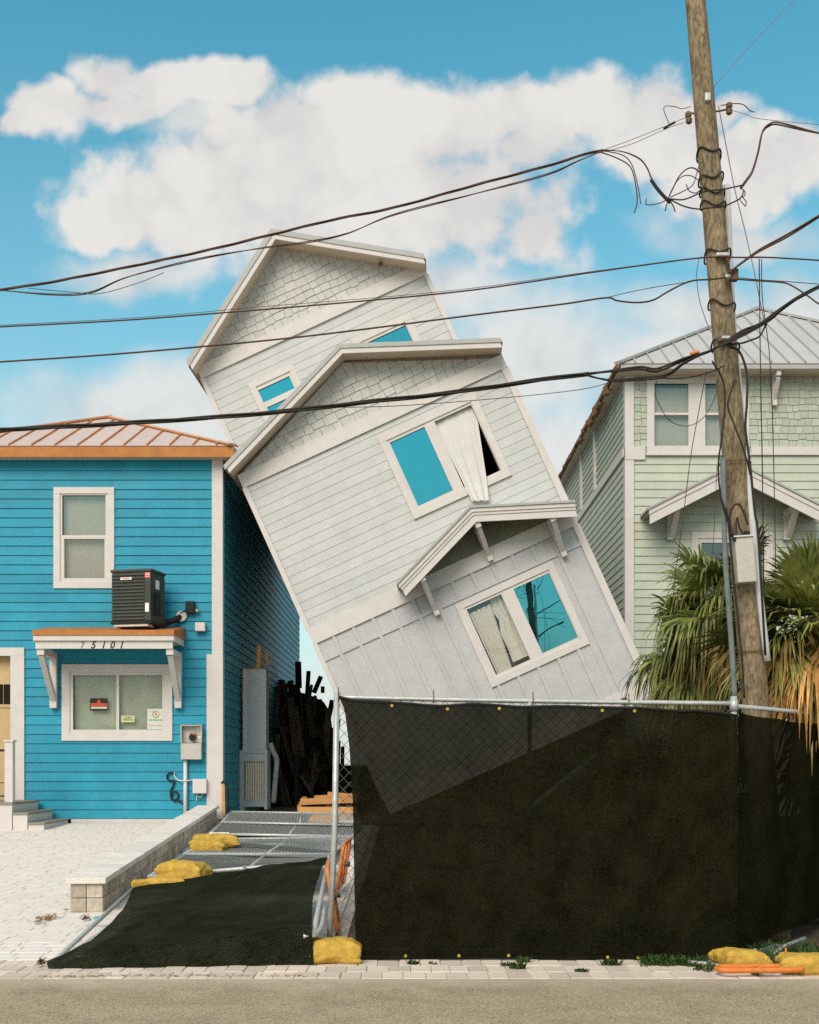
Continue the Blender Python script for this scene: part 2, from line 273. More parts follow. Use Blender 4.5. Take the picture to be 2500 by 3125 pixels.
# ------------------------------------------------------------------ geometry helpers
def W(px, py, D):                                     # a picture point at a known distance
    return Vector(((px - CX) / FPX * D, D, EYE + (HY - py) / FPX * D))
OFF = {}
def tag(o, label=None, cat=None, group=None, kind=None):
    if label: o['label'] = label
    if cat: o['category'] = cat
    if group: o['group'] = group
    if kind: o['kind'] = kind
    return o
def empty(name, loc, label=None, cat=None, group=None, local=False):
    o = bpy.data.objects.new(name, None); o.empty_display_size = 0.2; col.objects.link(o); o.location = loc
    OFF[o] = Vector((0, 0, 0)) if local else Vector(loc)
    return tag(o, label, cat, group)
class MB:
    def __init__(s): s.v = []; s.f = []
    def add(s, vs, fs):
        n = len(s.v); s.v += [Vector(p) for p in vs]; s.f += [tuple(i + n for i in q) for q in fs]; return s
    def hexa(s, p):                                   # bottom four then top four, same order
        return s.add(p, [(3, 2, 1, 0), (4, 5, 6, 7), (0, 1, 5, 4), (1, 2, 6, 5), (2, 3, 7, 6), (3, 0, 4, 7)])
    def box(s, x0, x1, y0, y1, z0, z1):
        return s.hexa([(x0, y0, z0), (x1, y0, z0), (x1, y1, z0), (x0, y1, z0), (x0, y0, z1), (x1, y0, z1), (x1, y1, z1), (x0, y1, z1)])
    def prism(s, poly, d):                            # poly: 3-D points; d: extrusion vector
        n = len(poly); d = Vector(d); P = [Vector(p) for p in poly]
        return s.add(P + [p + d for p in P], [tuple(range(n))[::-1], tuple(range(n, 2 * n))] + [(i, (i + 1) % n, n + (i + 1) % n, n + i) for i in range(n)])
    def tube(s, pts, r, n=6, closed=False):
        P = [Vector(p) for p in pts]; k = len(P); rr = r if isinstance(r, (list, tuple)) else [r] * k
        T = []
        for i in range(k):
            a = P[(i - 1) % k] if (closed or i > 0) else P[i]; b = P[(i + 1) % k] if (closed or i < k - 1) else P[i]
            T.append((b - a).normalized() if (b - a).length > 1e-9 else Vector((0, 0, 1)))
        u = T[0].orthogonal().normalized(); vs = []; fs = []
        for i in range(k):
            u = (u - T[i] * u.dot(T[i])); u = u.normalized() if u.length > 1e-6 else T[i].orthogonal().normalized()
            w = T[i].cross(u)
            for j in range(n):
                a = 2 * math.pi * j / n; vs.append(P[i] + (u * math.cos(a) + w * math.sin(a)) * rr[i])
        for i in range(k if closed else k - 1):
            for j in range(n):
                a, b = i * n + j, i * n + (j + 1) % n; c, d = ((i + 1) % k) * n + (j + 1) % n, ((i + 1) % k) * n + j
                fs.append((a, b, c, d))
        if not closed: fs += [tuple(range(n))[::-1], tuple(range((k - 1) * n, k * n))]
        return s.add(vs, fs)
    def beam(s, p, q, w, h, up=(0, 0, 1)):
        p, q = Vector(p), Vector(q); d = (q - p).normalized(); up = Vector(up)
        a = d.cross(up); a = a.normalized() if a.length > 1e-4 else d.orthogonal().normalized()
        b = a.cross(d).normalized(); a = a * w / 2; b = b * h / 2
        return s.hexa([p - a - b, p + a - b, q + a - b, q - a - b, p - a + b, p + a + b, q + a + b, q - a + b])
    def build(s, name, m, parent=None, smooth=False, bevel=0.0):
        off = OFF.get(parent, Vector((0, 0, 0)))
        me = bpy.data.meshes.new(name); me.from_pydata([v - off for v in s.v], [], s.f)
        bm = bmesh.new(); bm.from_mesh(me); bmesh.ops.recalc_face_normals(bm, faces=bm.faces)
        if bevel: bmesh.ops.bevel(bm, geom=list(bm.edges), offset=bevel, segments=2, affect='EDGES', profile=0.6)
        bm.to_mesh(me); bm.free()
        me.materials.append(m)
        if smooth: me.polygons.foreach_set('use_smooth', [True] * len(me.polygons))
        o = bpy.data.objects.new(name, me); col.objects.link(o)
        if parent: o.parent = parent; OFF[o] = off
        return o
def smoothpts(P, sub=6):
    P = [Vector(p) for p in P]; out = []
    for i in range(len(P) - 1):
        a = P[i - 1] if i else P[i] * 2 - P[i + 1]; b, c = P[i], P[i + 1]; d = P[i + 2] if i + 2 < len(P) else P[i + 1] * 2 - P[i]
        for k in range(sub):
            t = k / sub
            out.append(0.5 * (2 * b + (c - a) * t + (2 * a - 5 * b + 4 * c - d) * t * t + (3 * b - a - 3 * c + d) * t ** 3))
    out.append(P[-1]); return out
class Fr:                                             # a wall plane: s along, o outward, z up
    def __init__(s, org, ax, out): s.org, s.ax, s.out = Vector(org), Vector(ax), Vector(out)
    def __call__(s, a, o, z): return s.org + s.ax * a + s.out * o + Vector((0, 0, z))
    def box(s, mb, a0, a1, o0, o1, z0, z1):
        return mb.hexa([s(a0, o1, z0), s(a1, o1, z0), s(a1, o0, z0), s(a0, o0, z0), s(a0, o1, z1), s(a1, o1, z1), s(a1, o0, z1), s(a0, o0, z1)])
    def slab(s, mb, poly, o0, o1):                    # poly in (a, z)
        return mb.prism([s(a, o0, z) for a, z in poly], s.out * (o1 - o0))
def clip(poly, nx, nz, c):                            # keep nx*x + nz*z <= c
    out = []
    for i in range(len(poly)):
        p, q = poly[i], poly[(i + 1) % len(poly)]; a, b = nx * p[0] + nz * p[1] - c, nx * q[0] + nz * q[1] - c
        if a <= 0: out.append(p)
        if (a < 0 < b) or (b < 0 < a): t = a / (a - b); out.append((p[0] + (q[0] - p[0]) * t, p[1] + (q[1] - p[1]) * t))
    return out
def area(p): return abs(sum(p[i][0] * p[(i + 1) % len(p)][1] - p[(i + 1) % len(p)][0] * p[i][1] for i in range(len(p)))) / 2 if len(p) > 2 else 0
def holes_wall(name, fr, s0, s1, z0, z1, holes, m, parent, o0=-0.14, o1=0.0):
    ss = sorted({s0, s1, *[h[0] for h in holes], *[h[1] for h in holes]}); zs = sorted({z0, z1, *[h[2] for h in holes], *[h[3] for h in holes]})
    mb = MB()
    for i in range(len(ss) - 1):
        for j in range(len(zs) - 1):
            a, z = (ss[i] + ss[i + 1]) / 2, (zs[j] + zs[j + 1]) / 2
            if s0 < a < s1 and z0 < z < z1 and not any(h[0] < a < h[1] and h[2] < z < h[3] for h in holes):
                fr.box(mb, ss[i], ss[i + 1], o0, o1, zs[j], zs[j + 1])
    return mb.build(name, m, parent)
def plank_piece(fr, a0, a1, z0, z1, zc, ex, m, parent, lip=0.024):
    def o(z): return lip - (lip - 0.004) * (z - zc) / ex
    MB().hexa([fr(a0, o(z0), z0), fr(a1, o(z0), z0), fr(a1, 0.0005, z0), fr(a0, 0.0005, z0),
               fr(a0, o(z1), z1), fr(a1, o(z1), z1), fr(a1, 0.0005, z1), fr(a0, 0.0005, z1)]).build('plank', m, parent)
def lap(parent, fr, s0, s1, z0, z1, ex, m, op=(), joint=3.6, lip=0.024):
    z = z0; row = 0
    while z < z1 - 0.02:
        top = min(z + ex - 0.0015, z1); segs = [(s0, s1)]
        hit = [h for h in op if h[2] < top and h[3] > z]
        for h in hit:
            new = []
            for a, b in segs:
                if h[1] <= a or h[0] >= b: new.append((a, b)); continue
                if h[0] > a: new.append((a, h[0]))
                if h[1] < b: new.append((h[1], b))
            segs = new
        for h in hit:
            a, b = max(s0, h[0]), min(s1, h[1])
            if h[2] > z + 0.02: plank_piece(fr, a, b, z, h[2], z, ex, m, parent, lip)
            if h[3] < top - 0.02: plank_piece(fr, a, b, h[3], top, z, ex, m, parent, lip)
        for a, b in segs:
            cuts = [a]
            c = s0 + ((row * 1.37) % joint)
            while c < b:
                if c > a + 0.4 and c < b - 0.4: cuts.append(c)
                c += joint
            cuts.append(b)
            for i in range(len(cuts) - 1):
                dzz = random.uniform(-0.0015, 0.0015)
                plank_piece(fr, cuts[i] + (0.0015 if i else 0), cuts[i + 1], z + dzz, top + dzz, z + dzz, ex, m, parent, lip)
        z += ex; row += 1
def shingles(parent, fr, poly, ex, wmin, wmax, m, holes=()):
    xs = [p[0] for p in poly]; zs = [p[1] for p in poly]; z = min(zs); row = 0
    while z < max(zs) - 0.01:
        a = min(xs) - random.uniform(0, wmax)
        while a < max(xs):
            w = random.uniform(wmin, wmax); dz = random.choice([0, 0, 0.012, -0.012, 0.02]); zb = z + (dz if z > min(zs) + 0.01 else 0)
            q = [(a + 0.004, zb), (a + w - 0.004, zb + random.uniform(-0.006, 0.006)), (a + w - 0.004, z + ex + 0.012), (a + 0.004, z + ex + 0.012)]
            n = len(poly)
            for i in range(n):                        # convex clip, polygon given counter-clockwise
                (x0, y0), (x1, y1) = poly[i], poly[(i + 1) % n]
                q = clip(q, (y1 - y0), -(x1 - x0), (y1 - y0) * x0 - (x1 - x0) * y0)
                if len(q) < 3: break
            pieces = [q] if len(q) > 2 else []
            for h in holes:
                nxt = []
                for p in pieces:
                    for c in ((1, 0, h[0]), (-1, 0, -h[1])):
                        t = clip(p, *c)
                        if area(t) > 1e-4: nxt.append(t)
                    midp = clip(clip(p, -1, 0, -h[0]), 1, 0, h[1])
                    for c in ((0, 1, h[2]), (0, -1, -h[3])):
                        t = clip(midp, *c) if len(midp) > 2 else []
                        if area(t) > 1e-4: nxt.append(t)
                pieces = nxt
            for p in pieces:
                if area(p) < 0.0012: continue
                def o(zz): return 0.020 - 0.015 * max(0, min(1.2, (zz - z) / ex))
                nn = len(p); vs = [fr(x, 0.001, y) for x, y in p] + [fr(x, o(y), y) for x, y in p]
                MB().add(vs, [tuple(range(nn))[::-1], tuple(range(nn, 2 * nn))] + [(i, (i + 1) % nn, nn + (i + 1) % nn, nn + i) for i in range(nn)]).build('shingle', m, parent)
            a += w
        z += ex; row += 1
def window(parent, fr, outer, panes, casing=0.13, sash=0.05, tm=None, glass=None, blind=None, sill=False, out=0.045):
    """casing boards, sash and panes; returns the window part"""
    tm = tm or m_white; s0, s1, z0, z1 = outer; inner = (s0 + casing, s1 - casing, z0 + casing, z1 - casing)
    mb = MB()
    fr.box(mb, s0, s1, 0.0, out, z1 - casing, z1); fr.box(mb, s0, s1, 0.0, out + 0.002, z0, z0 + casing)
    fr.box(mb, s0, inner[0], 0.0, out - 0.003, z0 + casing, z1 - casing); fr.box(mb, inner[1], s1, 0.0, out - 0.003, z0 + casing, z1 - casing)
    if sill: fr.box(mb, s0 - 0.03, s1 + 0.03, 0.0, out + 0.03, z0 - 0.05, z0 - 0.001)
    w = mb.build('window', tm, parent)
    sb = MB(); ss = sorted({inner[0], inner[1], *[p[0] for p in panes], *[p[1] for p in panes]}); zs = sorted({inner[2], inner[3], *[p[2] for p in panes], *[p[3] for p in panes]})
    for i in range(len(ss) - 1):
        for j in range(len(zs) - 1):
            a, z = (ss[i] + ss[i + 1]) / 2, (zs[j] + zs[j + 1]) / 2
            if not any(p[0] < a < p[1] and p[2] < z < p[3] for p in panes): fr.box(sb, ss[i], ss[i + 1], -0.07, 0.022, zs[j], zs[j + 1])
    sb.build('sash', tm, w)
    for i, p in enumerate(panes):
        g = glass[i] if isinstance(glass, (list, tuple)) else glass
        if g: fr.box(MB(), p[0] - 0.004, p[1] + 0.004, -0.024, -0.016, p[2] - 0.004, p[3] + 0.004).build('pane', g, w)
        b = blind[i] if isinstance(blind, (list, tuple)) else blind
        if b: fr.box(MB(), p[0] - 0.03, p[1] + 0.03, -0.11, -0.10, p[2] - 0.03, p[3] + 0.03).build('blind', b, w)
    return w
def roof_slope(parent, P, eave, spacing, mp, ms, mseam=0.03, start=0.0):
    """standing-seam panels on a planar polygon P (3-D), eave = unit vector along the eave"""
    P = [Vector(p) for p in P]; e = Vector(eave).normalized(); o = P[0]
    nrm = (P[1] - P[0]).cross(P[2] - P[0]).normalized()
    if nrm.z < 0: nrm = -nrm
    b = nrm.cross(e).normalized()
    if b.z < 0: b = -b
    pl = [((p - o).dot(e), (p - o).dot(b)) for p in P]
    if sum(pl[i][0] * pl[(i + 1) % len(pl)][1] - pl[(i + 1) % len(pl)][0] * pl[i][1] for i in range(len(pl))) < 0: pl = pl[::-1]
    a0, a1 = min(p[0] for p in pl), max(p[0] for p in pl); a = a0 + start
    T = lambda x, y, h: o + e * x + b * y + nrm * h
    edges = [a0] if start else []
    while a < a1: edges.append(a); a += spacing
    edges.append(a1)
    for i in range(len(edges) - 1):
        q = clip(clip(pl, -1, 0, -edges[i] - 0.002), 1, 0, edges[i + 1] - 0.002)
        if area(q) < 0.003: continue
        MB().prism([T(x, y, 0) for x, y in q], nrm * 0.012).build('roof_panel', mp, parent)
        if edges[i] > a0 + 0.05:
            ys = [y for x, y in clip(clip(pl, -1, 0, -edges[i]), 1, 0, edges[i] + 0.002)]
            if ys and max(ys) - min(ys) > 0.05:
                MB().hexa([T(edges[i] - 0.011, min(ys), 0.004), T(edges[i] + 0.011, min(ys), 0.004), T(edges[i] + 0.011, max(ys), 0.004), T(edges[i] - 0.011, max(ys), 0.004),
                           T(edges[i] - 0.011, min(ys), 0.012 + mseam), T(edges[i] + 0.011, min(ys), 0.012 + mseam), T(edges[i] + 0.011, max(ys), 0.012 + mseam), T(edges[i] - 0.011, max(ys), 0.012 + mseam)]).build('roof_seam', ms, parent)

# ------------------------------------------------------------------ ground, road, pavers
def gz(y): return 0.0 if y < 9.4 else (0.43 * (y - 9.4) / 13.2 if y < 22.6 else 0.43)
def strip(name, m, x0, x1, ys, dz, kind='structure', nx=2):
    mb = MB()
    for y0, y1 in zip(ys[:-1], ys[1:]):
        mb.add([(x0, y0, gz(y0) + dz), (x1, y0, gz(y0) + dz), (x1, y1, gz(y1) + dz), (x0, y1, gz(y1) + dz)], [(0, 1, 2, 3)])
    return tag(mb.build(name, m), kind=kind)
strip('ground', m_sand, -1500, 1500, [-1500, 8.5, 9.4, 22.6, 60, 3000], -0.03)
strip('road', m_asphalt, -300, 300, [-8.0, 8.62], -0.004)
strip('yard', m_soil, -0.55, 40, [9.75, 12, 16, 22.6, 40], -0.018)
pave = strip('pavement', m_sandjoint, -60, 60, [8.62, 9.42], -0.012)
OFF[pave] = Vector((0, 0, 0))
drive = strip('driveway', m_sandjoint, -14, -0.66, [9.42, 22.55], -0.012)
OFF[drive] = Vector((0, 0, 0))
def paver_mesh(w, d, h=0.03, b=0.006):
    mb = MB(); mb.box(-w / 2, w / 2, -d / 2, d / 2, -h, 0)
    me = bpy.data.meshes.new('paver'); me.from_pydata(mb.v, [], mb.f); bm = bmesh.new(); bm.from_mesh(me)
    bmesh.ops.recalc_face_normals(bm, faces=bm.faces); bmesh.ops.bevel(bm, geom=[e for e in bm.edges if all(v.co.z > -0.001 for v in e.verts)], offset=b, segments=1, affect='EDGES')
    bm.to_mesh(me); bm.free(); me.materials.append(m_paver); return me
pm = [paver_mesh(0.150, 0.262), paver_mesh(0.138, 0.262), paver_mesh(0.163, 0.262)]; pw = [0.153, 0.141, 0.166]
cnt = 0; rest = MB()
for r in range(3):
    x = -3.75 + r * 0.06; y = 8.62 + 0.133 + r * 0.2665
    while x < 4.6:
        k = random.choice([0, 0, 1, 2]); w = pw[k]
        o = bpy.data.objects.new('paver', pm[k]); col.objects.link(o); o.parent = pave
        o.location = (x + w / 2, y, random.uniform(-0.003, 0.004)); o.rotation_euler = (random.uniform(-.012, .012), random.uniform(-.015, .015), random.uniform(-.02, .02))
        x += w; cnt += 1
# driveway pavers: nearest ones single, the rest one mesh
dm = []
for (w, d) in ((0.222, 0.148), (0.148, 0.148), (0.30, 0.148)):
    me = paver_mesh(w - 0.005, d - 0.005); me.materials.clear(); me.materials.append(m_paverw); dm.append((me, w, d))
stuff = MB(); singles = 0
y = 9.42 + 0.076
while y < 22.5:
    xl = (-60 - CX) / FPX * y; xr = -0.70 if y < 11.9 else -3.34 - (y - 11.8) * 0.054
    lim = [(xl, xr)] if y < 11.9 else [(xl, xr - 0.03), (xr + 0.36, -0.70)]
    for a, b in lim:
        x = a - random.uniform(0, 0.2)
        while x < b - 0.1:
            me, w, d = random.choice(dm); w_ = min(w, b - x)
            zz = gz(y) + random.uniform(-0.002, 0.003)
            if y < 10.25 and x < -2.0 and singles < 130 and w_ == w:
                o = bpy.data.objects.new('paver', me); col.objects.link(o); o.parent = drive
                o.location = (x + w / 2, y, zz); o.rotation_euler = (R(1.86), 0, random.uniform(-.01, .01)); singles += 1
            else:
                g = 0.003; sl_ = 0.43 / 13.2
                c = [(x + g, y - d / 2 + g), (x + w_ - g, y - d / 2 + g), (x + w_ - g, y + d / 2 - g), (x + g, y + d / 2 - g)]
                stuff.add([(p, q, zz + (q - y) * sl_) for p, q in c] + [(p, q, zz - 0.02 + (q - y) * sl_) for p, q in c],
                          [(0, 1, 2, 3), (4, 5, 1, 0), (5, 6, 2, 1), (7, 4, 0, 3)])
            x += w
    y += 0.148
tag(stuff.build('pavers', m_paverw, drive), kind='stuff')

# ------------------------------------------------------------------ blue house
YB = 22.6
bh = empty('blue_house', (-3.56, YB, 0.43), 'bright blue clapboard house with orange metal roof and the number over its awning', 'house')
fb = Fr((0, YB, 0), (1, 0, 0), (0, -1, 0))
def BX(px): return (px - CX) / FPX * YB
def BZ(py): return EYE + (HY - py) / FPX * YB
XL, XR = -9.2, BX(676)
w_up = (BX(165), BX(350), BZ(1796), BZ(1488)); w_lo = (BX(190), BX(527), BZ(2261), BZ(2028)); door = (-9.2, BX(36), 0.86, BZ(1999))
pu = [(BX(191), BX(323), BZ(1634), BZ(1512)), (BX(197), BX(320), BZ(1765), BZ(1645))]
pl_ = [(BX(224), BX(356), BZ(2227), BZ(2061)), (BX(364), BX(496), BZ(2227), BZ(2061))]
ZE = BZ(1391)
bw = holes_wall('wall', fb, XL, XR, 0.50, ZE, [(min(p[0] for p in q), max(p[1] for p in q), min(p[2] for p in q), max(p[3] for p in q)) for q in (pu, pl_)] + [door], m_blue, bh)
shr = 0.012
ops = [(w[0] + shr, w[1] - shr, w[2] + shr, w[3] - shr) for w in (w_up, w_lo)] + [(-9.3, BX(70), 0.0, BZ(1980))]
lap(bw, fb, XL, XR - 0.004, 0.505, ZE - 0.02, 0.178, m_blue, ops)
mb = MB(); fb.box(mb, -6.4, XR, 0.0, 0.02, 0.41, 0.497); mb.build('base_board', m_white, bh)
mb = MB(); fb.box(mb, BX(648), XR + 0.03, 0.0, 0.045, BZ(1997), ZE); fb.box(mb, XR + 0.001, XR + 0.03, -0.14, 0.0, BZ(1997), ZE); mb.build('corner_board', m_white, bh)
mb = MB(); fb.box(mb, BX(632), XR + 0.033, 0.0, 0.05, 0.5, BZ(1997) - 0.002); fb.box(mb, XR + 0.001, XR + 0.033, -0.14, 0.0, 0.5, BZ(1997) - 0.002); mb.build('corner_board', m_white, bh)
window(bh, fb, w_up, pu, 0.12, 0.05, glass=g_blue, blind=m_blind)
wl = window(bh, fb, w_lo, pl_, 0.15, 0.05, glass=g_clear, blind=m_blindg)
# printed notices stuck behind the lower window
def print_(fr, parent, name, m, px0, px1, py0, py1, o): return fr.box(MB(), BX(px0), BX(px1), o, o + 0.0015, BZ(py1), BZ(py0)).build(name, m, parent)
def text(parent, fr, body, a, z, size, o, m, name, shear=0.0, ext=0.001, align='LEFT', offset=0.0, sx=1.0):
    cu = bpy.data.curves.new(name, 'FONT'); cu.body = body; cu.size = size; cu.extrude = ext; cu.shear = shear; cu.align_x = align; cu.offset = offset
    cu.materials.append(m); ob = bpy.data.objects.new(name, cu); col.objects.link(ob)
    ob.parent = parent; ob.location = fr(a, o, z) - OFF[parent]
    ob.rotation_euler = (R(90), 0, 0)
    me = bpy.data.meshes.new_from_object(ob.evaluated_get(bpy.context.evaluated_depsgraph_get()))
    o2 = bpy.data.objects.new(name, me); bpy.data.objects.remove(ob); bpy.data.curves.remove(cu); col.objects.link(o2)
    o2.name = name; o2.parent = parent; o2.location = fr(a, o, z) - OFF[parent]; o2.rotation_euler = (R(90), 0, 0)
    if not me.materials: me.materials.append(m)
    return o2
so_ = -0.0145
print_(fb, wl, 'warning_notice', m_ink, 274, 328, 2131, 2169, so_)
print_(fb, wl, 'notice_band', m_redp, 276, 327, 2146, 2157, so_ + 0.002)
print_(fb, wl, 'notice_band', m_paper, 277, 326, 2157.5, 2163, so_ + 0.002)
MB().prism([fb(BX(301) - 0.045, so_ + 0.0018, BZ(2145.5)), fb(BX(301) + 0.045, so_ + 0.0018, BZ(2145.5)), fb(BX(301), so_ + 0.0018, BZ(2133))], (0, -0.001, 0)).build('notice_emblem', m_redp, wl)
print_(fb, wl, 'yellow_notice', m_yelp, 369, 410, 2184, 2204, so_)
text(wl, fb, 'QUIET', BX(390), BZ(2193), 0.055, so_ + 0.003, m_ink, 'notice_lettering', align='CENTER')
print_(fb, wl, 'notice_line', m_ink, 374, 407, 2196, 2198, so_ + 0.002)
print_(fb, wl, 'parking_notice', m_paper, 449, 495, 2163, 2226, so_)
ring = MB(); ring.tube([fb(BX(475) + 0.062 * math.cos(a), so_ + 0.003, BZ(2180) + 0.062 * math.sin(a)) for a in [i * math.pi / 12 for i in range(24)]], 0.008, 4, closed=True)
ring.beam(fb(BX(475) - 0.042, so_ + 0.003, BZ(2180) + 0.042), fb(BX(475) + 0.042, so_ + 0.003, BZ(2180) - 0.042), 0.012, 0.002); ring.build('parking_symbol', m_orp, wl)
text(wl, fb, 'P', BX(475), BZ(2180) - 0.03, 0.085, so_ + 0.002, m_ink, 'notice_lettering', align='CENTER')
text(wl, fb, 'NO PARKING', BX(474), BZ(2200), 0.042, so_ + 0.003, m_ink, 'notice_lettering', align='CENTER')
text(wl, fb, 'TOW AWAY', BX(474), BZ(2217), 0.048, so_ + 0.003, m_orp, 'notice_lettering', align='CENTER')
# door in its recess
mb = MB(); fb.box(mb, -9.2, BX(76), 0.0, 0.05, BZ(2002), BZ(1977)); fb.box(mb, BX(34), BX(76), 0.0, 0.047, 0.86, BZ(2002) - 0.001); mb.build('door_casing', m_white, bh)
dr = fb.box(MB(), -9.2, BX(34), -0.20, -0.15, 0.86, BZ(1999)).build('door', m_tan, bh)
for k in range(4):
    x1 = BX(34) - 0.015 - k * 0.19
    fb.box(MB(), x1 - 0.175, x1, -0.149, -0.14, BZ(2148), BZ(2087)).build('pane', g_leaning if k > 5 else m_dark, dr)
fb.box(MB(), -9.2, BX(34), -0.149, -0.13, BZ(2158), BZ(2149)).build('door_rail', m_tan, dr)
# side and rear walls
fs = Fr((XR, YB, 0), (0, 1, 0), (1, 0, 0))
bs = fs.box(MB(), 0.145, 16.0, -0.14, 0.0, 0.45, ZE).build('wall', m_blue, bh)
lap(bs, fs, 0.15, 15.9, 0.505, ZE - 0.02, 0.178, m_blue, joint=20)
mb = MB(); mb.box(XL, XR - 0.141, YB + 15.86, YB + 16, 0.45, ZE); mb.box(XL, XL + 0.14, YB + 0.141, YB + 15.859, 0.45, ZE); mb.build('wall', m_blue, bh)
# roof
OH = 0.30; ex0, ex1, ey0, ey1 = XL - 0.25, XR + 0.27, YB - OH, YB + 16.3; ez = EYE + (HY - 1361) / FPX * (YB - OH); hw = (ex1 - ex0) / 2; rz = ez + hw * 0.46; xm = (ex0 + ex1) / 2
A, B_, C_, D_ = (ex0, ey0, ez), (ex1, ey0, ez), (ex1, ey1, ez), (ex0, ey1, ez); E1, E2 = (xm, ey0 + hw, rz), (xm, ey1 - hw, rz)
rf = MB().add([(p[0], p[1], p[2] - 0.012) for p in (A, B_, C_, D_, E1, E2)], [(0, 1, 4), (1, 2, 5, 4), (2, 3, 5), (3, 0, 4, 5), (3, 2, 1, 0)]).build('roof', m_copperpan, bh)
roof_slope(rf, [A, B_, E1], (1, 0, 0), 0.43, m_copperpan, m_copper, start=0.25)
roof_slope(rf, [B_, C_, E2, E1], (0, 1, 0), 0.43, m_copperpan, m_copper)
for p, q in ((A, E1), (B_, E1), (E1, E2)):
    MB().beam(Vector(p) + Vector((0, 0, 0.035)), Vector(q) + Vector((0, 0, 0.035)), 0.17, 0.03).build('hip_cap', m_copperpan, rf)
    MB().beam(Vector(p) + Vector((0, 0, 0.01)), Vector(q) + Vector((0, 0, 0.01)), 0.24, 0.03).build('hip_cap', m_copper, rf)
fh = 0.19
mb = MB(); mb.box(ex0, ex1, ey0, ey0 + 0.03, ez - 0.014 - fh, ez - 0.014); mb.build('fascia', m_fascia, bh)
mb = MB(); mb.box(ex1 - 0.03, ex1, ey0 + 0.031, ey1, ez - 0.014 - fh, ez - 0.014); mb.build('fascia', m_box, bh)
mb = MB(); mb.box(ex0, ex1 - 0.031, ey0 + 0.031, ey1, ez - fh, ez - fh + 0.02); mb.build('soffit', m_soffit, bh)
# awning: copper-clad top, white boards, two knee brackets, raised house number
aw = empty('window_awning', (BX(330), YB, BZ(1985)), 'white bracketed awning with orange metal top over the blue house window', 'awning')
ya = YB - 0.95
def AX(px, D=ya): return (px - CX) / FPX * D
def AZ(py, D=ya): return EYE + (HY - py) / FPX * D
ax0, ax1 = AX(100), AX(532)
mb = MB(); mb.hexa([(ax0, ya - 0.03, AZ(1939)), (ax1, ya - 0.03, AZ(1939)), (ax1 + 0.02, YB - 0.03, AZ(1939)), (ax0, YB - 0.03, AZ(1939)),
                    (ax0, ya - 0.03, AZ(1924)), (ax1, ya - 0.03, AZ(1924)), (ax1 + 0.02, YB - 0.03, AZ(1924) + 0.16), (ax0, YB - 0.03, AZ(1924) + 0.16)]); mb.build('roof', m_fascia, aw)
mb = MB(); mb.box(ax0 + 0.01, ax1 - 0.01, ya - 0.012, ya + 0.02, AZ(1955), AZ(1939) - 0.002); mb.box(ax1 - 0.03, ax1 + 0.005, ya + 0.021, YB - 0.03, AZ(1958), AZ(1939) - 0.002); mb.box(ax0 + 0.005, ax0 + 0.035, ya + 0.021, YB - 0.03, AZ(1958), AZ(1939) - 0.002); mb.build('fascia', m_white, aw)
mb = MB(); mb.box(ax0 + 0.04, ax1 - 0.035, ya + 0.03, ya + 0.075, AZ(1979), AZ(1955) - 0.002); mb.build('beam', m_white, aw)
mb = MB(); mb.box(ax0 + 0.04, ax1 - 0.035, ya + 0.076, YB - 0.03, AZ(1955) - 0.0, AZ(1955) + 0.02); mb.build('ceiling', m_soffit, aw)
fa = Fr((0, ya + 0.03, 0), (1, 0, 0), (0, -1, 0))
for ch, px, fo in (('7', 243, -0.004), ('5', 275, 0.001), ('1', 306, 0.001), ('0', 333, 0.001), ('1', 361, 0.001)):
    d = text(aw, fa, ch, AX(px), AZ(1977.5), 0.172, 0.006, m_ink if ch != '7' else m_rust, 'house_number', shear=0.28 if ch != '7' else 0, ext=0.004, offset=fo, sx=1.0)
for px in (120, 516):
    xb = AX(px); s_ = 0.065
    br = MB(); br.box(xb - s_, xb + s_, YB - 0.13, YB - 0.026, 1.55 + (HY - 2162) / FPX * YB, AZ(1979)); b1 = br.build('bracket', m_white, aw, bevel=0.012)
    mb = MB(); mb.box(xb - s_, xb + s_, ya + 0.06, YB - 0.131, AZ(1979) - 0.11, AZ(1979) - 0.003); mb.build('bracket_arm', m_white, b1)
    mb = MB(); mb.beam((xb, ya + 0.13, AZ(1979) - 0.10), (xb, YB - 0.10, BZ(2135)), 0.10, 0.10, up=(1, 0, 0)); mb.build('bracket_brace', m_white, b1)
# condenser standing on the awning
acz = AZ(1924) + 0.10
ac_ = empty('air_conditioner', ((421 - CX) / FPX * 22.0, 22.05, acz), 'dark green air conditioner unit standing on the awning roof', 'air conditioner', local=True)
ac_.rotation_euler = (0, 0, R(-13))
aw_, ad_, ah_ = 0.80, 0.62, 1.03
def rbox(x0, x1, y0, y1, z0, z1, bev): return MB().box(x0, x1, y0, y1, z0, z1), bev
MB().box(-aw_ / 2, aw_ / 2, -ad_ / 2, ad_ / 2, 0.06, ah_ - 0.05).build('body', m_acdark, ac_, bevel=0.06)
MB().box(-aw_ / 2 - 0.01, aw_ / 2 + 0.01, -ad_ / 2 - 0.01, ad_ / 2 + 0.01, ah_ - 0.06, ah_).build('top_cover', m_acdark, ac_, bevel=0.025)
MB().box(-aw_ / 2 - 0.005, aw_ / 2 + 0.005, -ad_ / 2 - 0.005, ad_ / 2 + 0.005, 0.03, 0.075).build('base_pan', m_black, ac_, bevel=0.01)
